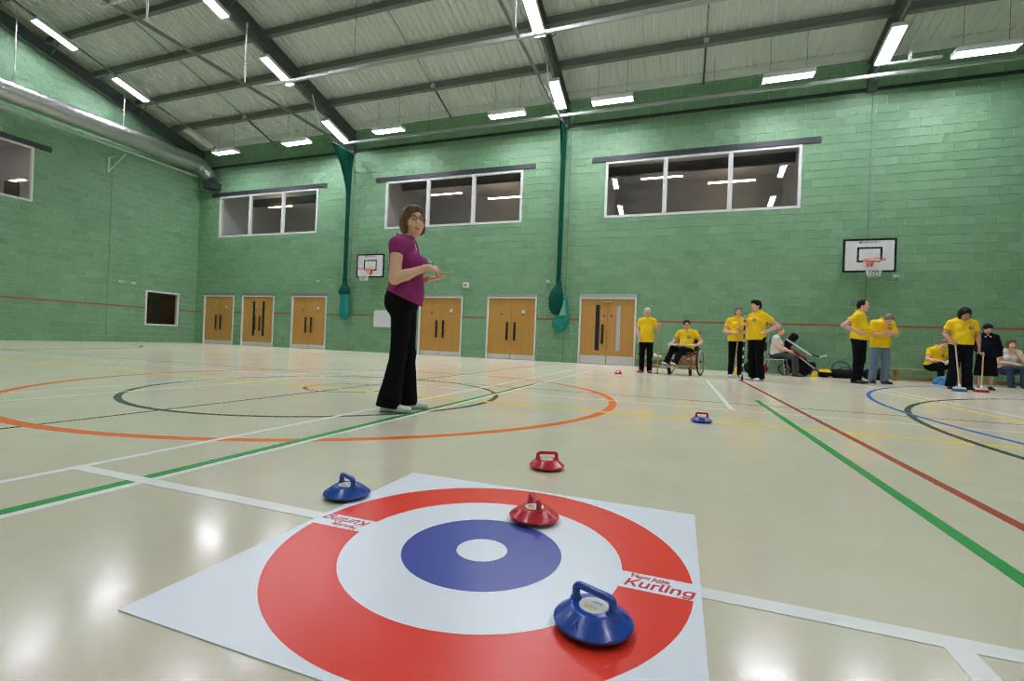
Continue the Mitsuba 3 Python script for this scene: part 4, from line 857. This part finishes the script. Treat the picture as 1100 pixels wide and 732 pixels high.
_, pi_ = person('grey-haired person in a yellow polo sitting bowed on the long bench', (5.60, 13.68, 0), face(0.22, -0.97), 1.55, dict(SEAT, neck=(0, 0.13, 0.90), head=(-0.05, 0.24, 1.00), shoulder=(0.18, 0.11, 0.84), elbowR=(0.27, 0.16, 0.60), wristR=(0.07, 0.36, 0.56), elbowL=(-0.27, 0.18, 0.60), wristL=(-0.06, 0.38, 0.57)), **YP, hair='hair_grey', style='short', group=GP, sit=True, shirt_hem=((0, 0, 0.45), (0, 0, -1)), wide=1.25, belly=0.08, head=(-0.15, -0.45, -0.15), smile=False, shoe='shoe_black',
   hands=dict(R=dict(dir=(-0.8, 0.5, -0.2), n=(0, -0.2, -1), curl=0.5), L=dict(dir=(0.8, 0.5, -0.2), n=(0, -0.2, -1), curl=0.5)))
_, pj = person('woman with a black bob in a yellow polo sweeping with a blue-headed broom', (5.07, 11.40, 0), face(-0.05, -1), 1.61, dict(neck=(0, 0.04, 1.42), head=(0, 0.12, 1.515), shoulder=(0.180, 0.02, 1.335), elbowR=(0.270, 0.03, 1.11), wristR=(0.235, 0.20, 0.96), elbowL=(-0.265, -0.02, 1.10), wristL=(-0.245, 0.10, 0.86), toe=(0.35, 1, 0), ankle=(0.13, -0.03, 0.085)), shirt='cloth_yellow', trousers='cloth_navy', hair='hair_black', style='bob', skin='skin_dark', female=True, group=GP, wide=1.06, belly=0.06, bust=0.025, smile=False, shoe='shoe_black', hsc=1.08, head=(0.05, -0.55, 0), shirt_hem=((0, 0, 0.905), (0, 0, -1)), leg_r=1.12, flare=0.02, sleeve=0.62, arm_r=1.08,
   hands=dict(R=dict(dir=(-0.3, 0.5, -0.75), n=(-0.8, 0.3, 0), curl=1.2, thumb_to=(0, 0.8, 0.5)), L=dict(dir=(0.05, 0.25, -0.95), n=(0.9, 0, 0), curl=0.5)))
_, pk = person('small person in a navy jumper and long dark skirt behind the sweeping woman', (5.64, 11.78, 0), face(-0.25, -0.97), 1.285, dict(head=(0, 0.05, 1.575), elbowR=(0.25, -0.01, 1.10), wristR=(0.16, 0.22, 0.95), elbowL=(-0.25, -0.02, 1.10), wristL=(-0.25, 0.06, 0.86), toe=(0.2, 1, 0)), shirt='cloth_navy', trousers='cloth_black', hair='hair_black', style='full', female=True, wide=1.12, belly=0.05, badge=False, smile=False, skirt=0.36, long_sleeve=True, head=(0.2, -0.4, 0), skin='skin_pink', shoe='shoe_black', shirt_hem=((0, 0, 0.84), (0, 0, -1)),
   hands=dict(R=dict(dir=(-0.3, 0.5, -0.75), n=(-0.8, 0.3, 0), curl=1.2, thumb_to=(0, 0.8, 0.5))))
_, pl = person('woman in a white T-shirt and jeans resting her chin on her hand', (6.92, 13.66, 0), face(-0.05, -1), 1.51, dict(SEAT, elbowL=(-0.20, 0.24, 0.66), wristL=(-0.075, 0.20, 0.875), elbowR=(0.27, 0.14, 0.62), wristR=(-0.02, 0.32, 0.58), head=(0.0, 0.12, 1.065)), shirt='cloth_white', trousers='cloth_denim', hair='hair_brown', style='bob', female=True, sit=True, polo=False, badge=False, shirt_hem=((0, 0, 0.45), (0, 0, -1)), wide=1.1, belly=0.06, bust=0.05, smile=False, shoe='shoe_black', sleeve=0.5,
   hands=dict(L=dict(dir=(0.3, 0.0, 0.9), n=(0.7, -0.4, 0), curl=1.0), R=dict(dir=(-0.9, 0.2, 0), n=(0, -0.4, -0.9), curl=0.4)))
_, pm = person('player in a yellow polo on the bench, cut off by the right edge', (7.42, 13.68, 0), face(0.05, -1), 1.58, dict(SEAT, elbow=(0.27, 0.12, 0.62), wrist=(0.10, 0.34, 0.56)), **YP, hair='hair_brown', style='short', group=GP, sit=True, shirt_hem=((0, 0, 0.45), (0, 0, -1)), wide=1.1, smile=False, shoe='shoe_black')
add('shirt_collar', cat(*[trimesh.convex.convex_hull(np.array([pk((x*0.01, 0.085, 1.40)), pk((x*0.065, 0.06, 1.445)), pk((x*0.075, 0.085, 1.385)), pk((x*0.04, 0.105, 1.345)), pk((x*0.04, 0.115, 1.347))])) for x in (-1, 1)]), 'cloth_white', 'person_010', label='white collar over the jumper')
# ---------------------------------------------------------------- brooms and sticks
pr('broom_wood', (0.52, 0.38, 0.20), 0.5); pr('broom_blue', s2l(46, 104, 178), 0.5); pr('broom_red', s2l(178, 38, 44), 0.5); pr('bristle_white', (0.75, 0.76, 0.76), 0.7)
pr('bench_wood', (0.42, 0.27, 0.11), 0.45); pr('bag_black', (0.007, 0.007, 0.009), 0.75, spec=0.2); pr('vinyl_black', (0.02, 0.02, 0.024), 0.4); pr('tube_red', s2l(190, 48, 36), 0.35); pr('cloth_bluewhite', s2l(70, 128, 178), 0.8); pr('hoop_blue', s2l(28, 74, 132), 0.4); pr('red_bag', s2l(170, 52, 36), 0.6)
def stripe_col(p, n, uv): return mix((0.015, 0.015, 0.02), (0.62, 0.64, 0.64), dr.select((p.z*6.2-dr.floor(p.z*6.2)) > 0.62, 1.0, 0.0))
pr('stick_striped', proc(stripe_col), 0.4)
def broom(grip, ext, foot, lab, m_head, m_br, wd=0.16, shaft='broom_wood', side=(1, 0, 0)):
    t = thing('broom', lab, 'broom', 'kurling brooms'); grip, foot = np.array(grip, float), np.array(foot, float); top = grip+unit(grip-foot)*ext
    d = unit(top-foot); add('handle', tube([foot+[0, 0, 0.07], top], 0.0125, 10), shaft, t, smooth=True)
    s = unit(side)
    b = bar(foot-s*wd/2+[0, 0, 0.062], foot+s*wd/2+[0, 0, 0.062], 0.07, 0.035); add('head', b, m_head, t)
    br = []
    for i in np.linspace(-0.47, 0.47, 15):
        for j in (-0.026, 0.0, 0.026):
            o = foot+s*wd*i+np.cross(s, [0, 0, 1])*j; br.append(tube([o+[0, 0, 0.05], o+s*i*0.05+[0, 0, 0.0]], 0.0075, 5, r1=0.010))
    k = add('bristles', cat(*br), m_br, t); labels[k] = {'kind': 'stuff'}
    add('socket', tube([foot+[0, 0, 0.07], foot+[0, 0, 0.07]+d*0.07], 0.02, 10), m_head, t)
    return t
broom(pc((0.015, 0.285, 1.14)), 0.16, (1.06, 10.66, 0), 'wooden broom held by the woman with grey-brown hair', 'bristle_white', 'bristle_white', 0.13)
broom(pj((0.185, 0.262, 0.89)), 0.16, (4.70, 10.56, 0), 'broom with a blue head held by the sweeping woman', 'bristle_white', 'broom_blue')
broom(pk((0.11, 0.268, 0.89)), 0.14, (5.08, 10.72, 0), 'broom with a white and red head held by the person in the skirt', 'bristle_white', 'broom_red')
t = thing('striped_stick', 'black and white striped stick held by the tall woman with black hair', 'stick')
a = pd((0.068, 0.262, 1.42)); b = np.array([a[0]-0.01, a[1]+0.02, 0.0])
add('shaft', tube([b+[0, 0, 0.02], a], 0.014, 12), 'stick_striped', t, smooth=True); add('foot', lathe([(0, 0), (0.024, 0), (0.024, 0.03), (0.018, 0.035), (0, 0.035)], 14, b), 'black_rubber', t)
t = thing('pusher_stick', 'thin wooden pole held upright by the white-haired player', 'stick')
a = pa((-0.326, 0.192, 1.38)); b = np.array([a[0], a[1], 0.0])
add('shaft', tube([b+[0, 0, 0.02], a], 0.012, 10), 'broom_wood', t, smooth=True); add('fork', bx(b[0]-0.05, b[0]+0.05, b[1]-0.02, b[1]+0.02, 0, 0.03), 'broom_wood', t)
t = thing('pusher_stick', 'white pushing stick with a broad white end lying across the wheelchair user\'s lap', 'stick')
a = pb((-0.30, 0.135, 0.735)); b = pb((0.13, 0.40, 0.735))
add('shaft', tube([a, b], 0.016, 10), 'white_plastic', t, smooth=True); add('head', bar(b, b+unit(b-a)*0.14, 0.12, 0.05), 'white_plastic', t)

# ---------------------------------------------------------------- wheelchair
def wheel(c, r, ax, m_t='black_rubber', spokes=12, pushrim=True):
    c = np.array(c, float); ax = unit(ax); a, b, _ = frame_basis(ax)
    th = np.linspace(0, 2*math.pi, 41)[:-1]; C = lambda rr, o=0: [c+ax*o+(a*math.cos(k)+b*math.sin(k))*rr for k in th]
    out = [('tyre', tube(C(r-0.016), 0.016, 8, closed=True), m_t), ('rim', tube(C(r-0.038), 0.009, 6, closed=True), 'steel_zinc')]
    if pushrim: out.append(('push_rim', tube(C(r-0.05, 0.04), 0.009, 6, closed=True), 'white_steel'))
    out.append(('hub', tube([c-ax*0.03, c+ax*0.03], 0.025, 12), 'black_bar'))
    return out, [tube([c, c+(a*math.cos(k)+b*math.sin(k))*(r-0.038)], 0.0028, 5) for k in np.linspace(0, 2*math.pi, spokes+1)[:-1]]
def wheelchair(lab, loc, rz, frame_m, legrest):
    t = thing('wheelchair', lab, 'wheelchair'); P = lambda m: xf(m, loc, rz)
    for s in (-1, 1):
        o, sp_ = wheel((s*0.30, -0.06, 0.30), 0.30, (s, 0, 0.06))
        wk = add('rear_wheel', P(o[0][1]), o[0][2], t, smooth=True)
        for n_, m_, mm in o[1:]: add(n_, P(m_), mm, wk, smooth=True)
        for x in sp_: add('spoke', P(x), 'steel_zinc', wk)
        o, sp_ = wheel((s*0.22, 0.36, 0.075), 0.075, (1, 0, 0), spokes=5, pushrim=False)
        wk = add('caster', P(cat(o[0][1], o[2][1])), o[0][2], t, smooth=True); add('fork', P(tube([(s*0.22+0.03, 0.36, 0.075), (s*0.22+0.03, 0.35, 0.17), (s*0.22, 0.33, 0.20)], 0.009, 6)), 'black_bar', wk)
        add('side_frame', P(cat(tube([(s*0.22, 0.33, 0.20), (s*0.22, 0.33, 0.46), (s*0.22, -0.22, 0.46), (s*0.22, -0.26, 0.95), (s*0.22, -0.36, 0.96)], 0.013, 8), tube([(s*0.22, 0.33, 0.24), (s*0.22, -0.20, 0.24), (s*0.22, -0.22, 0.46)], 0.012, 8), tube([(s*0.30, -0.06, 0.30), (s*0.22, -0.06, 0.30), (s*0.22, -0.06, 0.46)], 0.012, 8))), frame_m, t, smooth=40)
        if legrest == 'down': fx = 0.15+s*0.10; L_ = [(s*0.18, 0.33, 0.44), (s*0.17+0.02, 0.43, 0.40), (fx, 0.53, 0.19)]; fp = bx(fx-0.07, fx+0.07, 0.50, 0.68, 0.165, 0.182)
        else: L_ = [(s*0.18, 0.33, 0.46), (s*0.17, 0.50, 0.52), (s*0.16, 0.80, 0.52)]; fp = bx(s*0.13-0.07, s*0.13+0.07, 0.80, 0.86, 0.42, 0.60)
        lk = add('leg_rest', P(tube(L_, 0.012, 8)), frame_m if legrest == 'down' else 'white_steel', t, smooth=True); add('foot_plate', P(fp), 'white_steel', lk)
    add('seat', P(rbx(-0.21, 0.21, -0.22, 0.30, 0.445, 0.50, 0.015)), 'vinyl_black', t); bk = rbx(-0.22, 0.22, -0.29, -0.25, 0.52, 0.94, 0.012); add('back_rest', P(bk), 'vinyl_black', t)
    add('cross_brace', P(cat(tube([(-0.22, 0.05, 0.24), (0.22, 0.05, 0.45)], 0.011, 8), tube([(0.22, 0.08, 0.24), (-0.22, 0.08, 0.45)], 0.011, 8))), frame_m, t)
    return t
wheelchair('wheelchair with a red frame carrying the man in a yellow polo', (0.11, 10.95, 0), face(-0.28, -0.96), 'tube_red', 'down')

# ---------------------------------------------------------------- the big dark pushchair by the wall
t = thing('pushchair', 'large black pushchair tilted back beside the seated person in the white T-shirt', 'wheelchair')
PC = lambda m: xf(m, (2.78, 13.72, 0), face(0.97, -0.22))
tilt = lambda m: (m.apply_transform(trimesh.transformations.rotation_matrix(-0.62, (1, 0, 0), (0, 0, 0.45))), m)[1]
add('seat_shell', PC(tilt(rbx(-0.20, 0.20, -0.30, 0.28, 0.44, 0.54, 0.03))), 'bag_black', t); add('back_shell', PC(tilt(rbx(-0.22, 0.22, -0.44, -0.26, 0.48, 0.94, 0.04))), 'bag_black', t)
add('head_rest', PC(rbx(-0.11, 0.11, -0.58, -0.48, 0.78, 0.92, 0.03)), 'bag_black', t)
for s in (-1, 1):
    add('side_tube', PC(tube([(s*0.23, -0.22, 0.92), (s*0.23, 0.06, 0.72), (s*0.23, 0.34, 0.52)], 0.024, 10)), 'white_steel', t, smooth=True)
    add('lower_tube', PC(tube([(s*0.22, -0.18, 0.66), (s*0.22, 0.12, 0.45), (s*0.22, 0.42, 0.20)], 0.018, 10)), 'steel_zinc', t, smooth=True)
    lk = add('leg_rest', PC(tube([(s*0.12, 0.22, 0.60), (s*0.12, 0.40, 0.54), (s*0.12, 0.56, 0.48)], 0.020, 8)), 'black_bar', t, smooth=True); add('foot_plate', PC(bar((s*0.12, 0.50, 0.49), (s*0.12, 0.66, 0.545), 0.13, 0.03)), 'white_plastic', lk)
    for y, r in ((-0.22, 0.15), (0.42, 0.10)):
        o, sp_ = wheel((s*0.25, y, r), r, (s, 0, 0), pushrim=False, spokes=5); wk = add('wheel', PC(o[0][1]), 'black_rubber', t, smooth=True); add('rim', PC(o[1][1]), 'steel_zinc', wk, smooth=True)
        add('hub', PC(o[2][1]), 'steel_zinc', wk)
        for x in sp_: add('spoke', PC(x), 'steel_zinc', wk)
add('axle_frame', PC(cat(tube([(-0.25, -0.22, 0.15), (0.25, -0.22, 0.15)], 0.012, 8), tube([(-0.25, 0.42, 0.10), (0.25, 0.42, 0.10)], 0.012, 8), tube([(0, -0.22, 0.15), (0, 0.42, 0.10)], 0.02, 8), tube([(0, 0.05, 0.13), (0, 0.02, 0.42)], 0.03, 8))), 'black_bar', t)
add('base', PC(rbx(-0.20, 0.20, -0.24, 0.44, 0.07, 0.36, 0.04)), 'bag_black', t); add('cover', PC(tilt(rbx(-0.20, 0.20, -0.40, 0.46, 0.20, 0.46, 0.03))), 'bag_black', t); add('cushion', PC(tilt(rbx(-0.16, 0.16, -0.27, 0.22, 0.54, 0.60, 0.025))), 'red_bag', t, label='dark red cushion')

# ---------------------------------------------------------------- the metal chair
t = thing('metal_chair', 'grey metal-legged chair under the person in the white T-shirt', 'chair'); CP = lambda m: xf(m, (2.32, 13.32, 0), face(0.93, -0.36))
add('seat', CP(rbx(-0.21, 0.21, -0.26, 0.18, 0.405, 0.43, 0.01)), 'vinyl_black', t); add('backrest', CP(rbx(-0.20, 0.20, -0.325, -0.30, 0.60, 0.82, 0.01)), 'vinyl_black', t)
for s in (-1, 1):
    add('leg', CP(tube([(s*0.20, 0.20, 0.0), (s*0.20, 0.15, 0.395)], 0.011, 8)), 'steel_zinc', t); add('leg', CP(tube([(s*0.20, -0.33, 0.0), (s*0.20, -0.24, 0.395)], 0.011, 8)), 'steel_zinc', t)
    add('back_post', CP(tube([(s*0.19, -0.24, 0.395), (s*0.19, -0.295, 0.60), (s*0.19, -0.315, 0.84)], 0.011, 8)), 'steel_zinc', t)
add('seat_frame', CP(tube([(-0.20, 0.17, 0.395), (0.20, 0.17, 0.395), (0.20, -0.25, 0.395), (-0.20, -0.25, 0.395)], 0.011, 8, closed=True)), 'steel_zinc', t)

# ---------------------------------------------------------------- benches
def bench(x0, x1, y, lab):
    t = thing('gym_bench', lab, 'bench', 'long wooden gym benches')
    add('seat', rbx(x0, x1, y-0.13, y+0.13, 0.265, 0.30, 0.008), 'bench_wood', t); add('beam', rbx(x0+0.1, x1-0.1, y-0.05, y+0.05, 0.03, 0.11, 0.006), 'bench_wood', t)
    n = max(2, int((x1-x0)/1.4)+1)
    for x in np.linspace(x0+0.2, x1-0.2, n):
        add('leg', extr(Polygon([(y-0.11, 0), (y+0.11, 0), (y+0.08, 0.265), (y-0.08, 0.265)]), x-0.02, x+0.02, 'x'), 'bench_wood', t)
bench(-1.25, 0.55, 14.08, 'long wooden bench behind the wheelchair and the white-haired player')
bench(4.72, 8.3, 13.80, 'long wooden bench under the people seated at the right')
# shoes and bags
t = thing('trainer', 'pale trainer lying on the bench behind the wheelchair', 'shoe'); q = Sdf(); q.rc((-0.66, 14.03, 0.335), (-0.50, 14.02, 0.325), 0.035, 0.028, 0.02); q.rc((-0.66, 14.03, 0.34), (-0.67, 14.03, 0.375), 0.034, 0.034, 0.02); q.cut((0, 0, 0.3005), (0, 0, -1)); add('upper', q.mesh(0.006), 'shoe_white', t, smooth=True); add('sole', rbx(-0.70, -0.475, 13.995, 14.065, 0.3005, 0.312, 0.004), 'sole_grey', t)
def bag(name, lab, cat_, x0, x1, y0, y1, h, m, seed, strap=None, parts=True):
    t = thing(name, lab, cat_); q = Sdf(); cx, cy = (x0+x1)/2, (y0+y1)/2; r = h*0.5
    q.rc((x0+r, cy, r), (x1-r, cy, r*0.95), r, r, 0.05, flat=((0, 1, 0), min(1.6, (y1-y0)/2/r))); q.cut((0, 0, 0.002), (0, 0, -1)); m_ = folds(q.mesh(0.016), 0.02, 6, seed); m_.vertices[:, 2] = np.maximum(m_.vertices[:, 2], 0.001)
    add('body', m_, m, t, smooth=True)
    if strap: add('strap', tube([(cx-(x1-x0)*0.2, cy-0.02, h*0.9), (cx-(x1-x0)*0.1, cy-0.03, h+0.05), (cx+(x1-x0)*0.1, cy-0.03, h+0.05), (cx+(x1-x0)*0.2, cy-0.02, h*0.9)], 0.012, 6), strap, t, smooth=True)
    return t
bag('holdall', 'long low black holdall on the floor left of the man with hands on hips', 'bag', 3.50, 4.15, 13.45, 13.85, 0.22, 'bag_black', 1, 'vinyl_black')
bag('rucksack', 'dark rucksack on the floor behind the person in jeans', 'bag', 4.20, 4.72, 13.45, 13.85, 0.26, 'bag_black', 2, 'vinyl_black')
bag('holdall', 'black bag beneath the yellow shirt beside the pushchair', 'bag', 3.22, 3.52, 13.42, 13.75, 0.17, 'bag_black', 3)
def cloth(lab, x, y, z, r, m, seed, name='shirt_heap', cat_='shirt', h=0.08):
    t = thing(name, lab, cat_); b = trimesh.creation.icosphere(4, 1.0); v = b.vertices.copy(); v = v*np.array([r, r*0.7, h]); b.vertices = v; b = folds(b, r*0.35, 7, seed); b.apply_translation((x, y, 0)); b.vertices[:, 2] = z+np.maximum(b.vertices[:, 2], 0.0); add('folded_cloth', b, m, t, smooth=True)
cloth('yellow shirt thrown over a black bag by the wall', 3.36, 13.52, 0.13, 0.19, 'cloth_yellow', 4)
cloth('yellow cloth on the floor beside the yellow shirt and the pushchair', 3.14, 13.40, 0.0, 0.09, 'cloth_yellow', 6, 'yellow_cloth', 'cloth', 0.13)
cloth('blue and white crumpled bag on the floor beside the bench', 5.52, 12.95, 0.0, 0.22, 'cloth_bluewhite', 8, 'crumpled_bag', 'bag', 0.20)
cloth('yellow cloth on the floor behind the two women with sticks', 1.28, 12.6, 0.0, 0.10, 'cloth_yellow', 9, 'yellow_cloth', 'cloth', 0.20)
bag('tote_bag', 'small orange-red bag beside the metal chair', 'bag', 1.86, 2.06, 13.55, 13.8, 0.30, 'red_bag', 5)
bag('holdall', 'black bag on the floor under the metal chair', 'bag', 1.60, 1.90, 13.6, 13.9, 0.30, 'bag_black', 7)
k = add('blue_hoop', tube([(3.86+0.20*math.cos(q), 14.02+0.05*math.sin(q), 0.20+0.20*math.sin(q)+0.0) for q in np.linspace(0, 2*math.pi, 41)[:-1]], 0.016, 8, closed=True), 'hoop_blue', smooth=True); tag(k, 'blue hoop leaning on the wall behind the bags', 'hoop')

# ---------------------------------------------------------------- basketball boards
def board(x0, x1, lab):
    t = thing('basketball_board', lab, 'basketball board', 'basketball boards'); y = YF-0.30; z0, z1 = 2.66, 3.50; c = (x0+x1)/2; w = x1-x0
    add('panel', bx(x0+0.03, x1-0.03, y, y+0.02, z0+0.03, z1-0.03), 'board_white', t)
    e = 0.045; add('edge', cat(bx(x0, x1, y-0.008, y+0.024, z0, z0+e), bx(x0, x1, y-0.008, y+0.024, z1-e, z1), bx(x0, x0+e, y-0.008, y+0.024, z0+e, z1-e), bx(x1-e, x1, y-0.008, y+0.024, z0+e, z1-e)), 'black_bar', t)
    a, b, f0, f1, e = c-w*0.23, c+w*0.24, z0+0.25, z1-0.21, 0.042
    add('target_square', cat(bx(a, b, y-0.004, y, f0, f0+e), bx(a, b, y-0.004, y, f1-e, f1), bx(a, a+e, y-0.004, y, f0+e, f1-e), bx(b-e, b, y-0.004, y, f0+e, f1-e)), 'black_bar', t, label='black square outline')
    add('maker_mark', cat(bx(c-0.22, c-0.15, y-0.003, y, z1-0.115, z1-0.06), *[bx(c-0.13+k*0.045, c-0.13+k*0.045+0.03, y-0.003, y, z1-0.10, z1-0.07) for k in range(8)]), 'print_grey', t, label='small dark print along the top')
    th = np.linspace(0, 2*math.pi, 33)[:-1]; R = 0.215; hy = y-0.12-R; hz = z0+0.25
    hk = add('hoop', tube([(c+R*math.cos(k), hy+R*math.sin(k), hz) for k in th], 0.011, 8, closed=True), 'hoop_orange', t, smooth=True)
    add('bracket', cat(bx(c-0.10, c+0.10, y-0.02, y, hz-0.12, hz+0.03), bx(c-0.07, c+0.07, y-0.14, y, hz-0.012, hz+0.012), bar((c-0.07, y-0.015, hz-0.10), (c-0.05, y-0.15, hz-0.012), 0.012, 0.02), bar((c+0.07, y-0.015, hz-0.10), (c+0.05, y-0.15, hz-0.012), 0.012, 0.02)), 'hoop_orange', hk)
    N = []
    for k in range(12):
        for sgn in (-1, 1):
            a0 = k/12*2*math.pi; P = [(c+(R-0.095*f)*math.cos(a0+sgn*f*0.9), hy+(R-0.095*f)*math.sin(a0+sgn*f*0.9), hz-0.40*f) for f in np.linspace(0, 1, 6)]; N.append(tube(P, 0.0045, 5))
    nk = add('net', cat(*N), 'net_white', hk); labels[nk] = {'kind': 'stuff'}
    for x in (c-0.3, c+0.3): add('wall_arm', bx(x-0.02, x+0.02, y+0.02, YF-0.013, z0+0.35, z0+0.40), 'steel_dark', t); 
    add('wall_plate', cat(bx(c-0.34, c-0.26, YF-0.03, YF-0.013, z0+0.1, z1-0.1), bx(c+0.26, c+0.34, YF-0.03, YF-0.013, z0+0.1, z1-0.1)), 'steel_dark', t)
board(3.80, 4.92, 'basketball board above the players at the right'); board(-11.05, -9.90, 'basketball board beside the left green net')

# ---------------------------------------------------------------- gathered green division nets
def green_net(x, spread, lab, pouch):
    t = thing('division_net', lab, 'net', 'gathered division nets'); y = 14.10
    zs = [7.26, 7.1, 6.8, 6.3, 5.8, 5.0, 4.0, 3.0, 2.5, 2.35]
    ws = [spread, spread*0.86, spread*0.62, spread*0.34, 0.085, 0.065, 0.07, 0.065, 0.075, 0.10]
    n = 40; V = []
    for z, w in zip(zs, ws):
        th = np.arange(n)/n*2*math.pi; wob = 1+0.16*np.cos(th*9)
        V.append(np.c_[x+(0.07+0.05*(w < 0.2))*np.sin(th)*wob*min(0.75, 0.45+w), y-max(0, w-0.1)*0.9+w*np.cos(th)*wob, np.full(n, z)])
    V = np.vstack(V); F = []
    for i in range(len(zs)-1):
        for k in range(n):
            l = (k+1) % n; F += [[i*n+k, (i+1)*n+k, (i+1)*n+l], [i*n+k, (i+1)*n+l, i*n+l]]
    add('gathered_net', trimesh.Trimesh(V, F, process=False), 'net_green', t, smooth=True)
    q = Sdf()
    if pouch:  # wide sagging net bundle, bag hung behind it
        q.el((x-0.04, y-0.08, 1.88), (0.22, 0.15, 0.42), None, 0.1); q.rc((x, y-0.02, 2.1), (x+0.02, y, 2.45), 0.15, 0.08, 0.1)
        add('net_bundle', folds(q.mesh(0.018), 0.03, 9, 4, 0.3), 'net_green', t, smooth=True)
        q = Sdf(); q.rc((x+0.16, y-0.02, 1.24), (x+0.20, y, 1.95), 0.20, 0.10, 0.08, flat=((0, 1, 0), 0.6)); q.el((x+0.10, y-0.03, 1.16), (0.24, 0.13, 0.24), None, 0.1)
        bk = add('bag', folds(q.mesh(0.018), 0.015, 7, 6), 'bag_teal', t, smooth=True, label='teal storage bag'); add('bag_panel', trimesh.convex.convex_hull(np.array([(x+0.10, y-0.165, 1.42), (x+0.30, y-0.155, 1.44), (x+0.27, y-0.135, 1.92), (x+0.24, y-0.135, 1.92), (x+0.2, y-0.10, 1.5)])), 'bag_pale', bk)
    else:
        q.el((x, y-0.02, 2.18), (0.22, 0.15, 0.18), None, 0.1); q.rc((x, y, 2.2), (x, y, 2.5), 0.13, 0.08, 0.1)
        add('net_bundle', folds(q.mesh(0.018), 0.03, 11, 4, 0.4), 'net_green', t, smooth=True)
        q = Sdf(); q.rc((x+0.06, y-0.02, 1.42), (x+0.04, y-0.01, 2.0), 0.20, 0.17, 0.08, flat=((0, 1, 0), 0.7)); q.el((x+0.05, y-0.02, 1.32), (0.17, 0.12, 0.22), None, 0.1)
        add('bag', folds(q.mesh(0.018), 0.015, 7, 7), 'bag_teal', t, smooth=True, label='teal storage bag')
    add('hanging_bar', bar((x+0.02, y-2*spread*0.9, 7.265), (x+0.02, y+0.1, 7.265), 0.03, 0.03), 'white_steel', t)
green_net(-11.62, 0.52, 'gathered green net hanging on the wall left of the small basketball board', False)
green_net(-3.60, 0.30, 'gathered green net hanging on the wall between the two right doors', True)

# ---------------------------------------------------------------- small things on the walls
k = add('white_board', bx(-10.43, -9.55, YF-0.0365, YF-0.0135, 0.92, 1.52), 'board_white'); tag(k, 'plain white board on the wall behind the woman in purple', 'board')
t = thing('wall_sensor', 'small pale sensor box on the wall above and between the two middle doors', 'sensor'); add('box', rbx(-6.92, -6.72, YF-0.06, YF-0.012, 2.32, 2.50, 0.01), 'white_plastic', t); add('lens', lathe([(0, 0), (0.05, 0), (0.04, 0.012), (0, 0.014)], 18).apply_transform(np.array([[1, 0, 0, -6.82], [0, 0, -1, YF-0.06], [0, 1, 0, 2.41], [0, 0, 0, 1.0]])), 'print_grey', t)
for x, z, lb in ((5.02, 2.58, 'small white alarm sensor just right below the basketball board'), (-3.98, 2.50, 'small white alarm sensor left of the middle green net'), (-13.0, 2.58, 'small white alarm sensor above the third door')):
    t = thing('wall_sensor', lb, 'sensor', 'alarm sensors'); add('body', rbx(x-0.06, x+0.06, YF-0.07, YF-0.012, z-0.04, z+0.04, 0.012), 'white_plastic', t); add('window', bx(x-0.03, x+0.03, YF-0.074, YF-0.069, z-0.03, z), 'print_grey', t)
for y, lb in ((11.42, 'small grey box on the left wall above the red line'), (11.85, 'smaller white box on the left wall above the red line')):
    t = thing('wall_sensor', lb, 'sensor', 'alarm sensors'); add('body', rbx(X0+0.012, X0+0.07, y-0.07, y+0.07, 2.16, 2.27, 0.012), 'white_steel', t); add('window', bx(X0+0.069, X0+0.074, y-0.03, y+0.03, 2.19, 2.22), 'print_grey', t)
